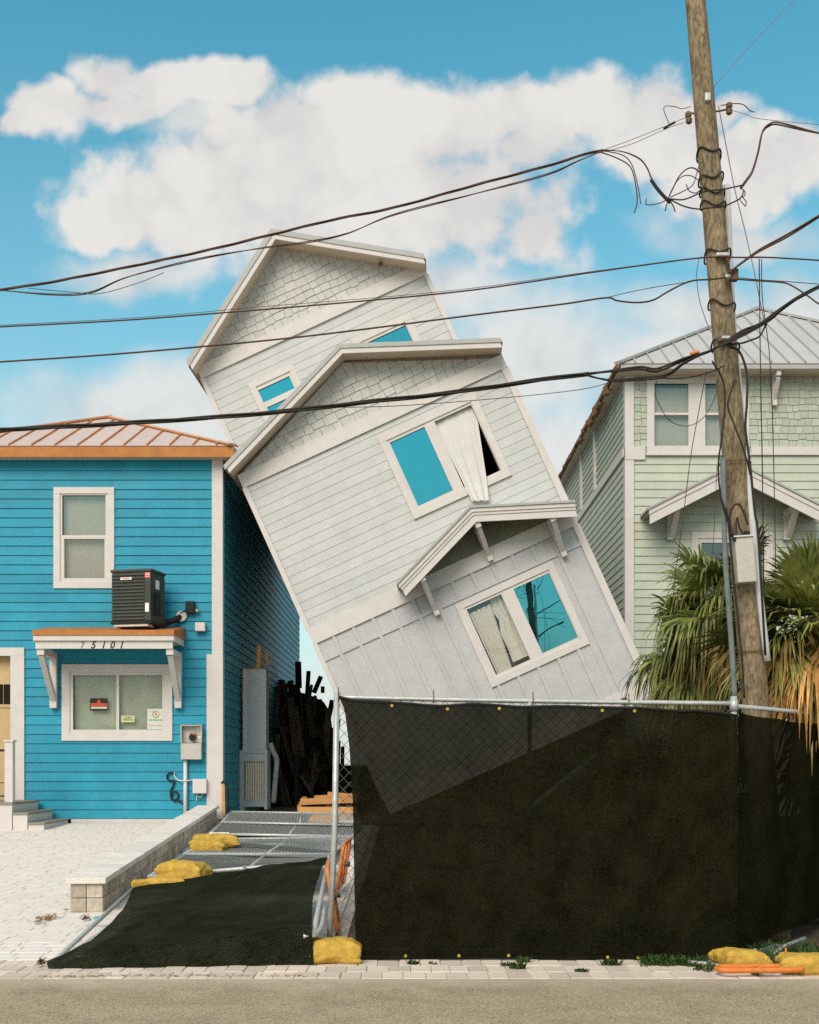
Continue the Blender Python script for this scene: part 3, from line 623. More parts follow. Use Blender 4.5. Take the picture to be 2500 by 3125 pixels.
for k in range(14):
    z = 0.11 + k * 0.062
    MB().hexa([(-aw_ / 2 + 0.03, -ad_ / 2 - 0.026, z), (aw_ / 2 - 0.13, -ad_ / 2 - 0.026, z), (aw_ / 2 - 0.13, -ad_ / 2 + 0.0, z + 0.006), (-aw_ / 2 + 0.03, -ad_ / 2 + 0.0, z + 0.006),
               (-aw_ / 2 + 0.03, -ad_ / 2 - 0.022, z + 0.014), (aw_ / 2 - 0.13, -ad_ / 2 - 0.022, z + 0.014), (aw_ / 2 - 0.13, -ad_ / 2 + 0.0, z + 0.036), (-aw_ / 2 + 0.03, -ad_ / 2 + 0.0, z + 0.036)]).build('louvre', m_acslat, ac_)
MB().box(aw_ / 2 - 0.128, aw_ / 2 - 0.004, -ad_ / 2 - 0.02, -ad_ / 2 + 0.05, 0.08, ah_ - 0.065).build('corner_panel', m_acdark, ac_, bevel=0.015)
lb = MB().box(-0.19, 0.03, -ad_ / 2 - 0.036, -ad_ / 2 - 0.030, 0.83, 0.875).build('name_plate', m_whitep, ac_)
MB().box(-0.15, -0.01, -ad_ / 2 - 0.039, -ad_ / 2 - 0.0365, 0.845, 0.86).build('name_print', m_redp, lb)
lb = MB().box(aw_ / 2 - 0.115, aw_ / 2 - 0.01, -ad_ / 2 - 0.026, -ad_ / 2 - 0.021, 0.85, 0.955).build('warning_label', m_redp, ac_)
for z in (0.875, 0.905, 0.93): MB().box(aw_ / 2 - 0.105, aw_ / 2 - 0.02, -ad_ / 2 - 0.029, -ad_ / 2 - 0.0265, z, z + 0.009).build('label_line', m_whitep, lb)
MB().box(aw_ / 2 - 0.11, aw_ / 2 - 0.035, -ad_ / 2 - 0.026, -ad_ / 2 - 0.021, 0.24, 0.40).build('rating_label', m_whitep, ac_)
MB().box(aw_ / 2 + 0.001, aw_ / 2 + 0.005, -0.13, 0.02, 0.68, 0.84).build('rating_label', m_whitep, ac_)
MB().box(aw_ / 2 + 0.0, aw_ / 2 + 0.02, -0.28, 0.05, 0.20, 0.62).build('service_panel', m_black, ac_, bevel=0.008)
MB().box(-aw_ / 2 + 0.05, aw_ / 2 - 0.08, -ad_ / 2 + 0.02, ad_ / 2 - 0.02, -0.01, 0.029).build('mounting_pad', m_cap, ac_)
MB().tube(smoothpts([(aw_ / 2 + 0.015, -0.15, 0.62), (aw_ / 2 + 0.06, -0.17, 0.45), (aw_ / 2 + 0.05, -0.16, 0.25)]), 0.012, 6).build('cable', m_black, ac_, smooth=True)
# pipe run from the unit into the wall
pr = empty('refrigerant_pipe', W(520, 1890, 22.4), 'black insulated pipe running from the air conditioner into the blue wall', 'pipe')
MB().tube(smoothpts([W(466, 1902, 21.9), W(480, 1910, 22.1), W(500, 1900, 22.3), W(528, 1895, 22.42), W(545, 1885, 22.5), W(552, 1880, 22.58)]), 0.055, 10).build('insulation', m_black, pr, smooth=True)
MB().tube([W(553, 1880, 22.57), W(553.2, 1880, 22.50)], 0.10, 16).build('wall_flange', m_white, pr)
MB().tube(smoothpts([W(540, 1878, 22.5), W(556, 1868, 22.5), W(572, 1862, 22.5)]), 0.014, 6).build('drain_line', m_black, pr, smooth=True)
ob = empty('disconnect_switch', W(583, 1856, 22.55), 'small black switch box on the blue wall beside the air conditioner', 'switch box')
fb.box(MB(), BX(570), BX(597), 0.024, 0.13, BZ(1874), BZ(1837)).build('cover', m_black, ob, bevel=0.012)
MB().tube([W(601, 1863, 22.55), W(601, 1863, 22.47)], 0.03, 10).build('conduit_fitting', m_porcelain, ob)
vb = fb.box(MB(), BX(599), BX(629), 0.024, 0.14, BZ(1928), BZ(1902)); o = vb.build('vent_cover', m_white, None, bevel=0.012); tag(o, 'small white vent cover on the blue wall right of the awning', 'vent')
# meter box, conduit, junction box, loose cable
me_ = empty('electric_meter', W(588, 2318, 22.5), 'grey two-part electric meter box with conduit on blue wall', 'meter box')
fb.box(MB(), BX(557), BX(619), 0.024, 0.17, BZ(2318), BZ(2269)).build('lower_box', m_box, me_, bevel=0.008)
mb = MB(); fb.box(mb, BX(557), BX(619), 0.024, 0.05, BZ(2267), BZ(2216)); fb.box(mb, BX(556), BX(559), 0.05, 0.16, BZ(2267), BZ(2216)); fb.box(mb, BX(617), BX(620), 0.05, 0.16, BZ(2267), BZ(2216)); fb.box(mb, BX(555), BX(621), 0.03, 0.175, BZ(2216) + 0.001, BZ(2213)); ub = mb.build('upper_box', m_box, me_)
MB().tube([fb(BX(590), 0.051, BZ(2251)), fb(BX(590), 0.13, BZ(2251))], 0.062, 16).build('meter_socket', m_black, ub)
for px in (584, 598): fb.box(MB(), BX(px - 2.5), BX(px + 2.5), 0.051, 0.09, BZ(2252), BZ(2238)).build('seal_clip', m_redp, ub)
for (a, b, c, d) in ((602, 612, 2220, 2228), (607, 617, 2247, 2253)): fb.box(MB(), BX(a), BX(b), 0.051, 0.056, BZ(d), BZ(c)).build('meter_label', m_whitep, ub)
MB().tube([fb(BX(568), 0.07, BZ(2319)), fb(BX(568), 0.07, 0.44)], 0.037, 12).build('conduit', m_pvc, me_, smooth=True)
jb = empty('junction_box', W(614, 2421, 22.5), 'white square junction box at the foot of the blue house corner', 'junction box')
fb.box(MB(), BX(592), BX(634), 0.024, 0.15, BZ(2421), BZ(2377)).build('cover', m_white, jb, bevel=0.01)
MB().tube(smoothpts([fb(BX(592), 0.06, BZ(2381)), fb(BX(562), 0.115, BZ(2383)), fb(BX(545), 0.06, BZ(2380)), fb(BX(534), 0.05, BZ(2368)), fb(BX(535), 0.05, BZ(2358))]), 0.013, 6).build('white_lead', m_pvc, jb, smooth=True)
MB().tube(smoothpts([fb(BX(603), 0.06, BZ(2421)), fb(BX(602), 0.06, BZ(2444))]), 0.01, 6).build('white_lead', m_pvc, jb, smooth=True)
MB().tube(smoothpts([fb(BX(606), 0.06, BZ(2428)), fb(BX(613), 0.06, BZ(2434)), fb(BX(621), 0.06, BZ(2422))]), 0.01, 6).build('white_lead', m_pvc, jb, smooth=True)
pts = [fb(BX(533), 0.05, BZ(2362)), fb(BX(520), 0.05, BZ(2358)), fb(BX(511), 0.05, BZ(2370)), fb(BX(518), 0.05, BZ(2382)), fb(BX(533), 0.05, BZ(2383)), fb(BX(530), 0.05, BZ(2398)), fb(BX(523), 0.05, BZ(2415)), fb(BX(524), 0.05, BZ(2436)), fb(BX(536), 0.05, BZ(2443)), fb(BX(546), 0.05, BZ(2430)), fb(BX(540), 0.06, BZ(2416)), fb(BX(526), 0.06, BZ(2420)), fb(BX(528), 0.06, BZ(2438)), fb(BX(545), 0.05, BZ(2443)), fb(BX(560), 0.05, BZ(2452))]
tag(MB().tube(smoothpts(pts), 0.017, 6).build('loose_cable', m_cable, None, smooth=True), 'looped dark cable hanging on the blue wall left of the conduit', 'cable')
# porch steps with railing
st = empty('porch_steps', (-6.9, 21.8, 0.40), 'white concrete porch steps with dark treads beside the blue house', 'steps')
for i, (x1, zt) in enumerate(((-6.98, 0.86), (-6.71, 0.685), (-6.42, 0.51))):
    x0 = -9.3 if i == 0 else (-6.98, -6.71)[i - 1] + 0.001
    MB().box(x0, x1 - 0.015, 21.02, 22.5, 0.36, zt - 0.036).build('riser', m_white, st)
    MB().box(x0, x1, 21.0, 22.51, zt - 0.035, zt).build('tread', m_step, st)
rl = empty('porch_railing', (-7.05, 21.1, 0.86), 'black metal porch railing with a white square newel post', 'railing')
MB().box(-7.135, -6.99, 21.04, 21.185, 0.862, 1.93).build('newel_post', m_white, rl, bevel=0.008)
MB().box(-7.155, -6.97, 21.02, 21.205, 1.931, 1.965).build('post_cap', m_white, rl, bevel=0.01)
MB().box(-9.4, -7.136, 21.09, 21.135, 1.76, 1.80).build('top_rail', m_black, rl)
MB().box(-9.4, -7.136, 21.10, 21.125, 0.96, 0.985).build('bottom_rail', m_black, rl)
MB().box(-9.4, -7.136, 21.10, 21.125, 1.20, 1.215).build('bottom_rail', m_black, rl)
for k in range(12): MB().box(-7.27 - k * 0.115, -7.25 - k * 0.115, 21.105, 21.12, 0.986, 1.759).build('baluster', m_black, rl)

# ------------------------------------------------------------------ low retaining wall
rw = empty('retaining_wall', (-3.2, 11.8, 0.09), 'low pale block garden wall with capstones along the driveway', 'wall')
p0, p1 = Vector((-3.03, 11.8, 0)), Vector((-3.60, 22.35, 0)); dW = (p1 - p0).normalized(); nW = Vector((-dW.y, dW.x, 0)); LW = (p1 - p0).length  # nW points left
def wblock(a0, a1, o0, o1, h0, h1, name, m, bev):
    def P(a, o, h): q = p0 + dW * a + nW * o; return (q.x, q.y, gz(q.y) + h)
    MB().hexa([P(a0, o0, h0), P(a1, o0, h0), P(a1, o1, h0), P(a0, o1, h0), P(a0, o0, h1), P(a1, o0, h1), P(a1, o1, h1), P(a0, o1, h1)]).build(name, m, rw, bevel=bev)
wblock(0.03, LW - 0.02, 0.02, 0.30, -0.02, 0.275, 'core', m_sandjoint, 0)
for c in range(2):
    a = 0.0; k = 0; h0 = 0.0 + c * 0.142
    while a < LW - 0.05:
        l = random.choice([0.2, 0.3, 0.3, 0.4]) if a > 0 else (0.32 if c else 0.16); a1 = min(a + l, LW); j = random.uniform(-0.006, 0.012)
        wblock(a + 0.006, a1 - 0.006, -j, 0.16, h0 + 0.003, h0 + 0.139, 'block', m_block, 0.008)
        wblock(a + 0.003, a1 - 0.003, 0.165, 0.32 + j, h0 + 0.003, h0 + 0.139, 'block', m_block, 0.008)
        a = a1
a = -0.03
while a < LW:
    a1 = min(a + random.choice([0.3, 0.4, 0.4]), LW + 0.02); wblock(a + 0.002, a1 - 0.002, -0.035, 0.355, 0.285, 0.345 + random.uniform(-.003, .003), 'capstone', m_cap, 0.01); a = a1

# ------------------------------------------------------------------ leaning house (built upright, then tipped as one thing)
TH = R(24.2)
lh = empty('leaning_house', W(1177, 2493, 22.6), 'grey three storey house tipped sideways onto the blue house', 'house', local=True)
lh.rotation_euler = (0, -TH, R(-1.9))
ff = Fr((0, 0, 0), (1, 0, 0), (0, -1, 0)); ft = Fr((0, 2.1, 0), (1, 0, 0), (0, -1, 0))
u0, u1, t0, t1 = 0.10, 5.56, 0.10, 5.23
W1 = (2.83, 4.84, 1.40, 3.12); W1p = [(3.0, 3.71, 1.59, 2.94), (3.96, 4.69, 1.60, 2.93)]
W2 = (2.80, 4.81, 4.90, 6.61); W2p = [(2.97, 3.69, 5.10, 6.42), (3.90, 4.66, 5.07, 6.43)]
wf = holes_wall('wall', ff, u0, u1, 0.0, 7.06, [(3.0, 4.69, 1.59, 2.94), (2.97, 4.66, 5.07, 6.43)], m_grey, lh)
lap(wf, ff, u0 + 0.06, u1 - 0.10, 3.83, 6.785, 0.178, m_grey, [(W2[0] + .01, W2[1] - .01, W2[2] + .01, W2[3] - .01)], joint=4.9, lip=0.011)
# ground floor boards and battens
bl = [(u0 + 0.06 if i == 0 else 0.09 + 0.41 * i, min(0.09 + 0.41 * (i + 1), u1 - 0.1)) for i in range(14)]
def board(a, b, z0, z1, out=0.010):
    if b - a > 0.02 and z1 - z0 > 0.02: ff.box(MB(), a + 0.002, b - 0.002, 0.0005, out, z0, z1).build('board', m_greylow, wf)
for a, b in bl:
    if b <= a: continue
    for (x0, x1) in [(a, b)]:
        if x1 <= W1[0] + .02 or x0 >= W1[1] - .02: board(x0, x1, 0.33, 3.53)
        else:
            L_, R_ = max(x0, W1[0] + .01), min(x1, W1[1] - .01)
            if L_ > x0 + 0.02: board(x0, L_, 0.33, 3.53)
            if R_ < x1 - 0.02: board(R_, x1, 0.33, 3.53)
            board(L_, R_, 0.33, W1[2] + .01); board(L_, R_, W1[3] - .01, 3.53)
def batten(a, z0, z1): ff.box(MB(), a - 0.032, a + 0.032, 0.010, 0.034, z0, z1).build('batten', m_greylow, wf)
for i in range(1, 13):
    a = 0.09 + 0.41 * i
    if a > u1 - 0.12: break
    inside = W1[0] < a < W1[1]
    for z0, z1 in ([(3.212, 3.53), (0.33, W1[2])] if inside else [(3.212, 3.53), (0.33, 3.148)]): batten(a, z0, z1)
for a, b in ((u0 + 0.06, 2.20), (2.201, 3.85), (3.851, u1 - 0.1)): ff.box(MB(), a, b, 0.0105, 0.036, 3.15, 3.21).build('batten', m_greylow, wf)
# trim boards
def tb(name, a, b, z0, z1, o0=0.0, o1=0.045, fr=ff, m=m_white): return fr.box(MB(), a, b, o0, o1, z0, z1).build(name, m, lh)
tb('skirt_board', u0, u1, 0.0, 0.33, o1=0.05); tb('band_board', u0 - 0.01, u1 + 0.01, 3.53, 3.83, o1=0.05); tb('frieze_board', u0 - 0.01, u1 + 0.01, 6.79, 7.055, o1=0.05)
for z0, z1 in ((0.331, 3.529), (3.831, 6.789)):
    tb('corner_board', u0 - 0.03, u0 + 0.065, z0, z1); tb('corner_board', u1 - 0.105, u1 + 0.03, z0, z1)
# front gable shingles
gp = [(0.29, 7.056), (5.26, 7.056), (2.785, 8.13)]
ff.slab(MB(), [(u0, 7.061), (u1, 7.061), (2.80, 8.20)], -0.14, 0.0).build('gable_wall', m_felt, lh)
gw = lh.children[-1]
shingles(gw, ff, [(0.2, 7.056), (5.4, 7.056), (2.785, 8.17)], 0.165, 0.15, 0.27, m_shgrey)
# windows
w2 = window(lh, ff, W2, W2p, 0.13, 0.05, glass=[g_leaning, None])
w1 = window(lh, ff, W1, W1p, 0.13, 0.05, glass=[g_clear, g_leaning])
# room behind: dark, closed
MB().box(u0 + 0.01, u1 - 0.01, 2.0, 2.09, 0.05, 7.0).build('partition_wall', m_dark, lh)
MB().box(u0 + 0.15, u1 - 0.15, 0.15, 1.99, 3.55, 3.75).build('floor', m_dark, lh)
# curtains
def sheet(name, rows, cols, fn, m, parent, th=0.004):
    mb = MB(); vs = [fn(i / rows, j / cols) for i in range(rows + 1) for j in range(cols + 1)]
    mb.add(vs, [(i * (cols + 1) + j, i * (cols + 1) + j + 1, (i + 1) * (cols + 1) + j + 1, (i + 1) * (cols + 1) + j) for i in range(rows) for j in range(cols)])
    return mb.build(name, m, parent, smooth=True)
def interp(t, keys):
    for (a, x), (b, y) in zip(keys[:-1], keys[1:]):
        if t <= b: return x + (y - x) * (t - a) / (b - a)
    return keys[-1][1]
def cur(t, s):
    L_ = interp(t, [(0, 3.905), (0.35, 3.90), (0.65, 3.915), (1, 3.92)]); Rr = interp(t, [(0, 4.655), (0.19, 4.655), (0.45, 4.52), (0.74, 4.37), (1, 4.215)])
    zL = interp(t, [(0, 6.45), (1, 4.74)]); zR = interp(t, [(0, 6.45), (1, 4.62)])
    y = interp(t, [(0, 0.06), (0.25, 0.0), (0.70, -0.06), (0.8, -0.085), (1, -0.15)]); amp = 0.006 + 0.018 * t
    return Vector((L_ + (Rr - L_) * s, y + amp * (math.sin(s * 15 + t * 1.2) + 0.5 * math.sin(s * 34 + 1 - t)), zL + (zR - zL) * s + 0.012 * math.sin(s * 15)))
sheet('curtain', 30, 40, cur, m_curtain, w2)
def cur2(t, s):
    a, b = 3.02 + 0.02 * t, interp(t, [(0, 3.46), (1, 3.33)])
    return Vector((a + (b - a) * s, 0.075 + 0.03 * math.sin(s * 26 + t) - 0.01, 2.86 - 1.32 * t))
sheet('curtain', 12, 40, cur2, m_curtain, w1)
def cur3(t, s):
    a = interp(t, [(0, 3.50), (0.2, 3.44), (0.35, 3.49), (0.55, 3.41), (0.8, 3.42), (1, 3.40)]); b = 3.78
    return Vector((a + (b - a) * s, 0.11 + 0.02 * math.sin(s * 18 + 2 * t), 2.98 - 1.30 * t))
sheet('curtain', 20, 24, cur3, m_curtain, w1)
# roofs
def gable_roof(parent, apex, eL, eR, y0, y1, g, wt, inset=0.03):
    (ax, az), (lx, lz), (rx, rz) = apex, eL, eR
    r = MB()
    for (ex, ezz) in ((lx, lz), (rx, rz)):
        q = [(ax, az), (ex, ezz), (ex, ezz - g), (ax, az - g)]
        r.prism([(x, y0, z) for x, z in q], (0, y1 - y0, 0))
    rf_ = r.build('roof', m_roofedge, parent)
    for (ex, ezz) in ((lx, lz), (rx, rz)):
        k = 0.045 * (1 if ex > ax else -1)
        q = [(ax, az - g - 0.002), (ex - k, ezz - g - 0.002 + abs(k) * abs((az - ezz) / (ax - ex))), (ex - k, ezz - g - wt + abs(k) * abs((az - ezz) / (ax - ex))), (ax, az - g - wt)]
        MB().prism([(x, y0 + 0.02, z) for x, z in q], (0, 0.045, 0)).build('rake_board', m_white, rf_)
        q2 = [(ax, az - g - 0.03), (ex - k, ezz - g - 0.01), (ex - k, ezz - g - wt + 0.05), (ax, az - g - wt + 0.03)]
        MB().prism([(x, y0 + 0.067, z) for x, z in q2], (0, y1 - y0 - 0.07, 0)).build('soffit', m_soffit, rf_)
    return rf_
gable_roof(lh, (2.83, 8.36), (-0.05, 7.20), (5.60, 7.20), -0.5, 2.098, 0.085, 0.10)
# tower behind
TW_L = (0.93, 1.95, 8.05, 9.31); TW_R = (3.25, 4.57, 8.05, 9.27)
tw = holes_wall('wall', ft, t0, t1, 7.0, 10.08, [(1.07, 1.78, 8.25, 9.11), (3.47, 4.40, 8.25, 9.06)], m_grey, lh)
lap(tw, ft, t0 + 0.06, t1 - 0.06, 7.0, 9.82, 0.176, m_grey, [(w[0] + .01, w[1] - .01, w[2] + .01, w[3] - .01) for w in (TW_L, TW_R)], joint=6, lip=0.011)
window(lh, ft, TW_L, [(1.07, 1.78, 8.83, 9.11), (1.09, 1.77, 8.25, 8.71)], 0.12, 0.05, glass=g_leaning)
window(lh, ft, TW_R, [(3.47, 4.40, 8.25, 9.06)], 0.15, 0.05, glass=g_leaning)
ft.box(MB(), t0 - 0.01, t1 + 0.01, 0.0, 0.05, 9.825, 10.085).build('frieze_board', m_white, lh)
ft.box(MB(), t0 - 0.03, t0 + 0.065, 0.0, 0.045, 7.0, 9.824).build('corner_board', m_white, lh); ft.box(MB(), t1 - 0.065, t1 + 0.03, 0.0, 0.045, 7.0, 9.824).build('corner_board', m_white, lh)
ft.slab(MB(), [(t0, 10.09), (t1, 10.09), (2.66, 11.72)], -0.14, 0.0).build('gable_wall', m_felt, lh)
shingles(lh.children[-1], ft, [(0.18, 10.086), (5.16, 10.086), (2.65, 11.70)], 0.158, 0.14, 0.25, m_shgrey)
gable_roof(lh, (2.66, 11.84), (-0.02, 10.10), (5.27, 10.06), 1.6, 10.2, 0.12, 0.11)
MB().tube([(4.42, 1.85, 10.36), (4.42, 1.85, 10.30)], 0.05, 10).build('soffit_light', m_rust, lh)
# bodies: sides, back, underside
mb = MB(); mb.box(u0, u0 + 0.14, 0.141, 2.09, 0.0, 7.05); mb.box(u1 - 0.14, u1, 0.141, 2.09, 0.0, 7.05); mb.build('side_wall', m_grey, lh)
mb = MB(); mb.box(t0, t0 + 0.14, 2.241, 10, 0.0, 10.08); mb.box(t1 - 0.14, t1, 2.241, 10, 0.0, 10.08); mb.box(t0 + 0.141, t1 - 0.141, 9.86, 10, 0.0, 11.5); mb.box(t0, t1, 2.1, 2.24, 0.0, 6.99); mb.build('side_wall', m_grey, lh)
MB().box(u0 + 0.16, u1 - 0.16, 0.15, 9.9, 0.02, 0.10).build('underside', m_dark, lh)
# entry canopy
cy = -0.70
def crow(z): return z
cp = MB()
ca, cl, cr = (3.78, 4.57), (2.02, 3.86), (5.52, 3.88)
def slopes(dz, y0, y1, name, m, par, ext=0.0, th=0.05):
    o = None; mb = MB()
    for e in (cl, cr):
        sg = 1 if e[0] > ca[0] else -1; s_ = (ca[1] - e[1]) / abs(ca[0] - e[0])
        ex = e[0] + sg * ext; ezz = e[1] - s_ * ext
        mb.prism([(ca[0], y0, ca[1] - dz), (ex, y0, ezz - dz), (ex, y0, ezz - dz - th), (ca[0], y0, ca[1] - dz - th)], (0, y1 - y0, 0))
    return mb.build(name, m, par)
cn = slopes(0.0, cy - 0.05, -0.046, 'canopy', m_roofedge, lh, 0.04, 0.045)
slopes(0.047, cy - 0.025, cy + 0.02, 'fascia', m_white, cn, 0.02, 0.075)
slopes(0.124, cy - 0.005, cy + 0.03, 'fascia', m_white, cn, 0.0, 0.055)
slopes(0.181, cy + 0.012, cy + 0.05, 'fascia', m_white, cn, -0.02, 0.13)
slopes(0.05, cy + 0.051, -0.047, 'soffit', m_soffit, cn, 0.0, 0.05)
tri = [(2.60, 3.832), (5.05, 3.832), (3.82, 4.38)]
ff.slab(MB(), [(2.50, 3.832), (5.15, 3.832), (3.80, 4.42)], 0.026, 0.035).build('gable_panel', m_shadepanel, cn)
for a, zt, zb in ((2.46, 3.85, 3.06), (3.79, 4.33, 3.58), (5.08, 3.86, 3.08)):
    mb = MB(); mb.box(a - 0.05, a + 0.05, -0.155, -0.052, zb, zt - 0.1); mb.beam((a, cy + 0.09, zt - 0.12), (a, -0.11, zb + 0.10), 0.085, 0.085, up=(1, 0, 0)); mb.box(a - 0.05, a + 0.05, cy + 0.052, -0.156, zt - 0.17, zt - 0.07)
    mb.build('bracket', m_white, cn)
MB().tube([(4.98, -0.052, 0.16), (4.98, -0.16, 0.16)], 0.06, 10).build('outdoor_tap', m_rust, lh)
# heap of sand where the low corner has dug in
def mound(name, cx_, cy_, rx, ry, h, m):
    mb = MB(); n, k = 28, 8; vs = [(cx_, cy_, gz(cy_) + h)]; fs_ = []
    for i in range(1, k + 1):
        for j in range(n):
            a = 2 * math.pi * j / n; t = i / k; rr = t * (1 + 0.18 * mnoise.noise(Vector((math.cos(a) * 1.7, math.sin(a) * 1.7, h * 9))))
            x, y_ = cx_ + rx * rr * math.cos(a), cy_ + ry * rr * math.sin(a)
            vs.append((x, y_, gz(y_) - 0.05 + (h + 0.05) * (1 - t * t) + 0.06 * (1 - t) * mnoise.noise(Vector((x * 2.3, y_ * 2.3, 1.7)))))
    for j in range(n): fs_.append((0, 1 + j, 1 + (j + 1) % n))
    for i in range(k - 1):
        for j in range(n): fs_.append((1 + i * n + j, 1 + (i + 1) * n + j, 1 + (i + 1) * n + (j + 1) % n, 1 + i * n + (j + 1) % n))
    return tag(mb.add(vs, fs_).build(name, m, None, smooth=True), kind='structure')
mound('soil_mound', 0.7, 22.7, 1.5, 1.5, 0.45, m_soil)

# ------------------------------------------------------------------ green house
YG = 25.0
gh = empty('green_house', (4.63, YG, 0.43), 'pale green shingled house with grey metal roof behind the utility pole', 'house')
fg = Fr((0, YG, 0), (1, 0, 0), (0, -1, 0))
def GX(px, D=YG): return (px - CX) / FPX * D
def GZ(py, D=YG): return EYE + (HY - py) / FPX * D
gx0, gx1 = GX(1911), 12.0; gze = GZ(1118, 24.6) + 0.02
gu = (GX(1974), GX(2285), GZ(1384), GZ(1150)); gup = [(GX(1997), GX(2101), GZ(1260), GZ(1156)), (GX(1997), GX(2101), GZ(1368), GZ(1267)), (GX(2152), GX(2257), GZ(1260), GZ(1156)), (GX(2152), GX(2257), GZ(1368), GZ(1267))]
gl = (GX(2110), GX(2359), GZ(1900), GZ(1623)); glp = [(GX(2140), GX(2226), GZ(1868), GZ(1657)), (GX(2246), GX(2332), GZ(1868), GZ(1657))]
gwall = holes_wall('wall', fg, gx0, gx1, 0.45, gze, [(GX(1997), GX(2257), GZ(1368), GZ(1156)), (GX(2140), GX(2332), GZ(1868), GZ(1657))], m_green, gh)
lap(gwall, fg, GX(1934), GX(2640), 0.5, GZ(1387), 0.174, m_green, [(gl[0] + .01, gl[1] - .01, gl[2] + .01, gl[3] - .01)], joint=4.2)
fg.box(MB(), GX(1934), GX(2600), 0.0, 0.0008, gu[3] - 0.02, gze - 0.01).build('felt', m_felt, gwall); fg.box(MB(), gu[1] - .02, GX(2600), 0.0, 0.0008, GZ(1365), gu[3] - 0.021).build('felt', m_felt, gwall); fg.box(MB(), GX(1934), gu[0] + .02, 0.0, 0.0008, GZ(1365), gu[3] - 0.021).build('felt', m_felt, gwall)
shingles(gwall, fg, [(GX(1934), GZ(1365)), (GX(2600), GZ(1365)), (GX(2600), gze - 0.01), (GX(1934), gze - 0.01)], 0.149, 0.12, 0.24, m_shgreen, [(gu[0] + .01, gu[1] - .01, gu[2] - .05, gu[3] - .01)])
for (a, b, z0, z1, o1) in ((gx0 - 0.03, GX(1934), GZ(1387) + 0.001, gze, 0.05), (gx0 - 0.03, GX(1934), 0.45, GZ(1387) - 0.12, 0.05)):
    mb = MB(); fg.box(mb, a, b, 0.0, o1, z0, z1); mb.box(gx0 - 0.03, gx0 - 0.001, YG, YG + 0.13, z0, z1); mb.build('corner_board', m_white, gh)
fg.box(MB(), gx0 - 0.03, gu[0] - 0.04, 0.0, 0.06, GZ(1387) - 0.119, GZ(1365)).build('band_board', m_white, gh); fg.box(MB(), gu[1] + 0.04, GX(2640), 0.0, 0.06, GZ(1387) - 0.02, GZ(1365)).build('band_board', m_white, gh)
mb = MB(); mb.box(gx0 - 0.05, gx0 - 0.001, YG + 0.131, YG + 12, GZ(1387) - 0.02, GZ(1365)); mb.build('band_board', m_white, gh)
wgu = window(gh, fg, gu, gup, 0.15, 0.05, glass=g_green, blind=m_blind, sill=True)
for a, b in ((1997, 2101), (2152, 2257)): fg.box(MB(), GX(a), GX(b), -0.06, -0.05, GZ(1180), GZ(1156)).build('shade_roll', m_dark, wgu)
window(gh, fg, gl, glp, 0.14, 0.05, glass=g_blue)
fgs = Fr((gx0, YG, 0), (0, 1, 0), (-1, 0, 0))
gs = fgs.box(MB(), 0.141, 12.2, -0.14, 0.0, 0.45, gze).build('wall', m_green, gh)
lap(gs, fgs, 0.135, 12.0, 0.5, GZ(1387) - 0.02, 0.174, m_green, joint=20, lip=0.02)
lap(gs, fgs, 0.135, 12.0, GZ(1365), gze - 0.01, 0.149, m_shgreen, joint=20, lip=0.02)
for yb in (3.9, 6.2): fgs.box(MB(), yb, yb + 0.22, 0.0, 0.06, GZ(1365) + 0.001, gze).build('trim_board', m_white, gh)
mb = MB(); mb.box(gx0 + 0.14, gx1, YG + 12.06, YG + 12.2, 0.45, gze); mb.box(gx1 - 0.14, gx1, YG + 0.14, YG + 12.05, 0.45, gze); mb.build('wall', m_green, gh)
gex0, gex1, gey0, gey1, gez = gx0 - 0.24, gx1 + 0.3, YG - 0.45, YG + 12.5, GZ(1110, 24.55)
hw = (gex1 - gex0) / 2; xm = (gex0 + gex1) / 2; rz = gez + hw * 0.66
A, B_, C_, D_ = (gex0, gey0, gez), (gex1, gey0, gez), (gex1, gey1, gez), (gex0, gey1, gez); E1, E2 = (xm, gey0 + hw, rz), (xm, gey1 - hw, rz)
rf = MB().add([(p[0], p[1], p[2] - 0.014) for p in (A, B_, C_, D_, E1, E2)], [(0, 1, 4), (1, 2, 5, 4), (2, 3, 5), (3, 0, 4, 5), (3, 2, 1, 0)]).build('roof', m_roofgrey, gh)
roof_slope(rf, [A, B_, E1], (1, 0, 0), 0.35, m_roofgrey, m_roofedge, 0.04)
for p, q in ((A, E1), (B_, E1), (E1, E2)): MB().beam(Vector(p) + Vector((0, 0, 0.03)), Vector(q) + Vector((0, 0, 0.03)), 0.2, 0.05).build('hip_cap', m_roofedge, rf)
MB().box(gex0 + 0.02, gex1, gey0 + 0.0, gey0 + 0.03, gez - 0.10, gez - 0.016).build('fascia', m_roofedge, gh)
MB().box(gex0 + 0.02, gex1 - 0.03, gey0 + 0.031, gey1, gez - 0.12, gez - 0.10).build('soffit', m_soffit, gh)
mb = MB(); y = gey0; random.seed(11)
while y < gey1 - 0.1:
    l = random.uniform(0.25, 0.7); d = random.uniform(0.02, 0.12) * (1.4 if 25.6 < y < 30 else 0.5); t = random.uniform(-0.05, 0.05)
    mb.hexa([(gex0 - 0.03, y, gez - 0.05 - d), (gex0 + 0.05, y, gez - 0.05 - d), (gex0 + 0.05, y + l, gez - 0.05 - d * random.uniform(.3, 1.2)), (gex0 - 0.05 - t * .5, y + l, gez - 0.05 - d * random.uniform(.3, 1.2)),
             (gex0 - 0.04, y, gez + 0.0), (gex0 + 0.05, y, gez + 0.0), (gex0 + 0.05, y + l, gez), (gex0 - 0.05 - t * .5, y + l, gez)]); y += l
mb.build('torn_eave', m_seed, gh)
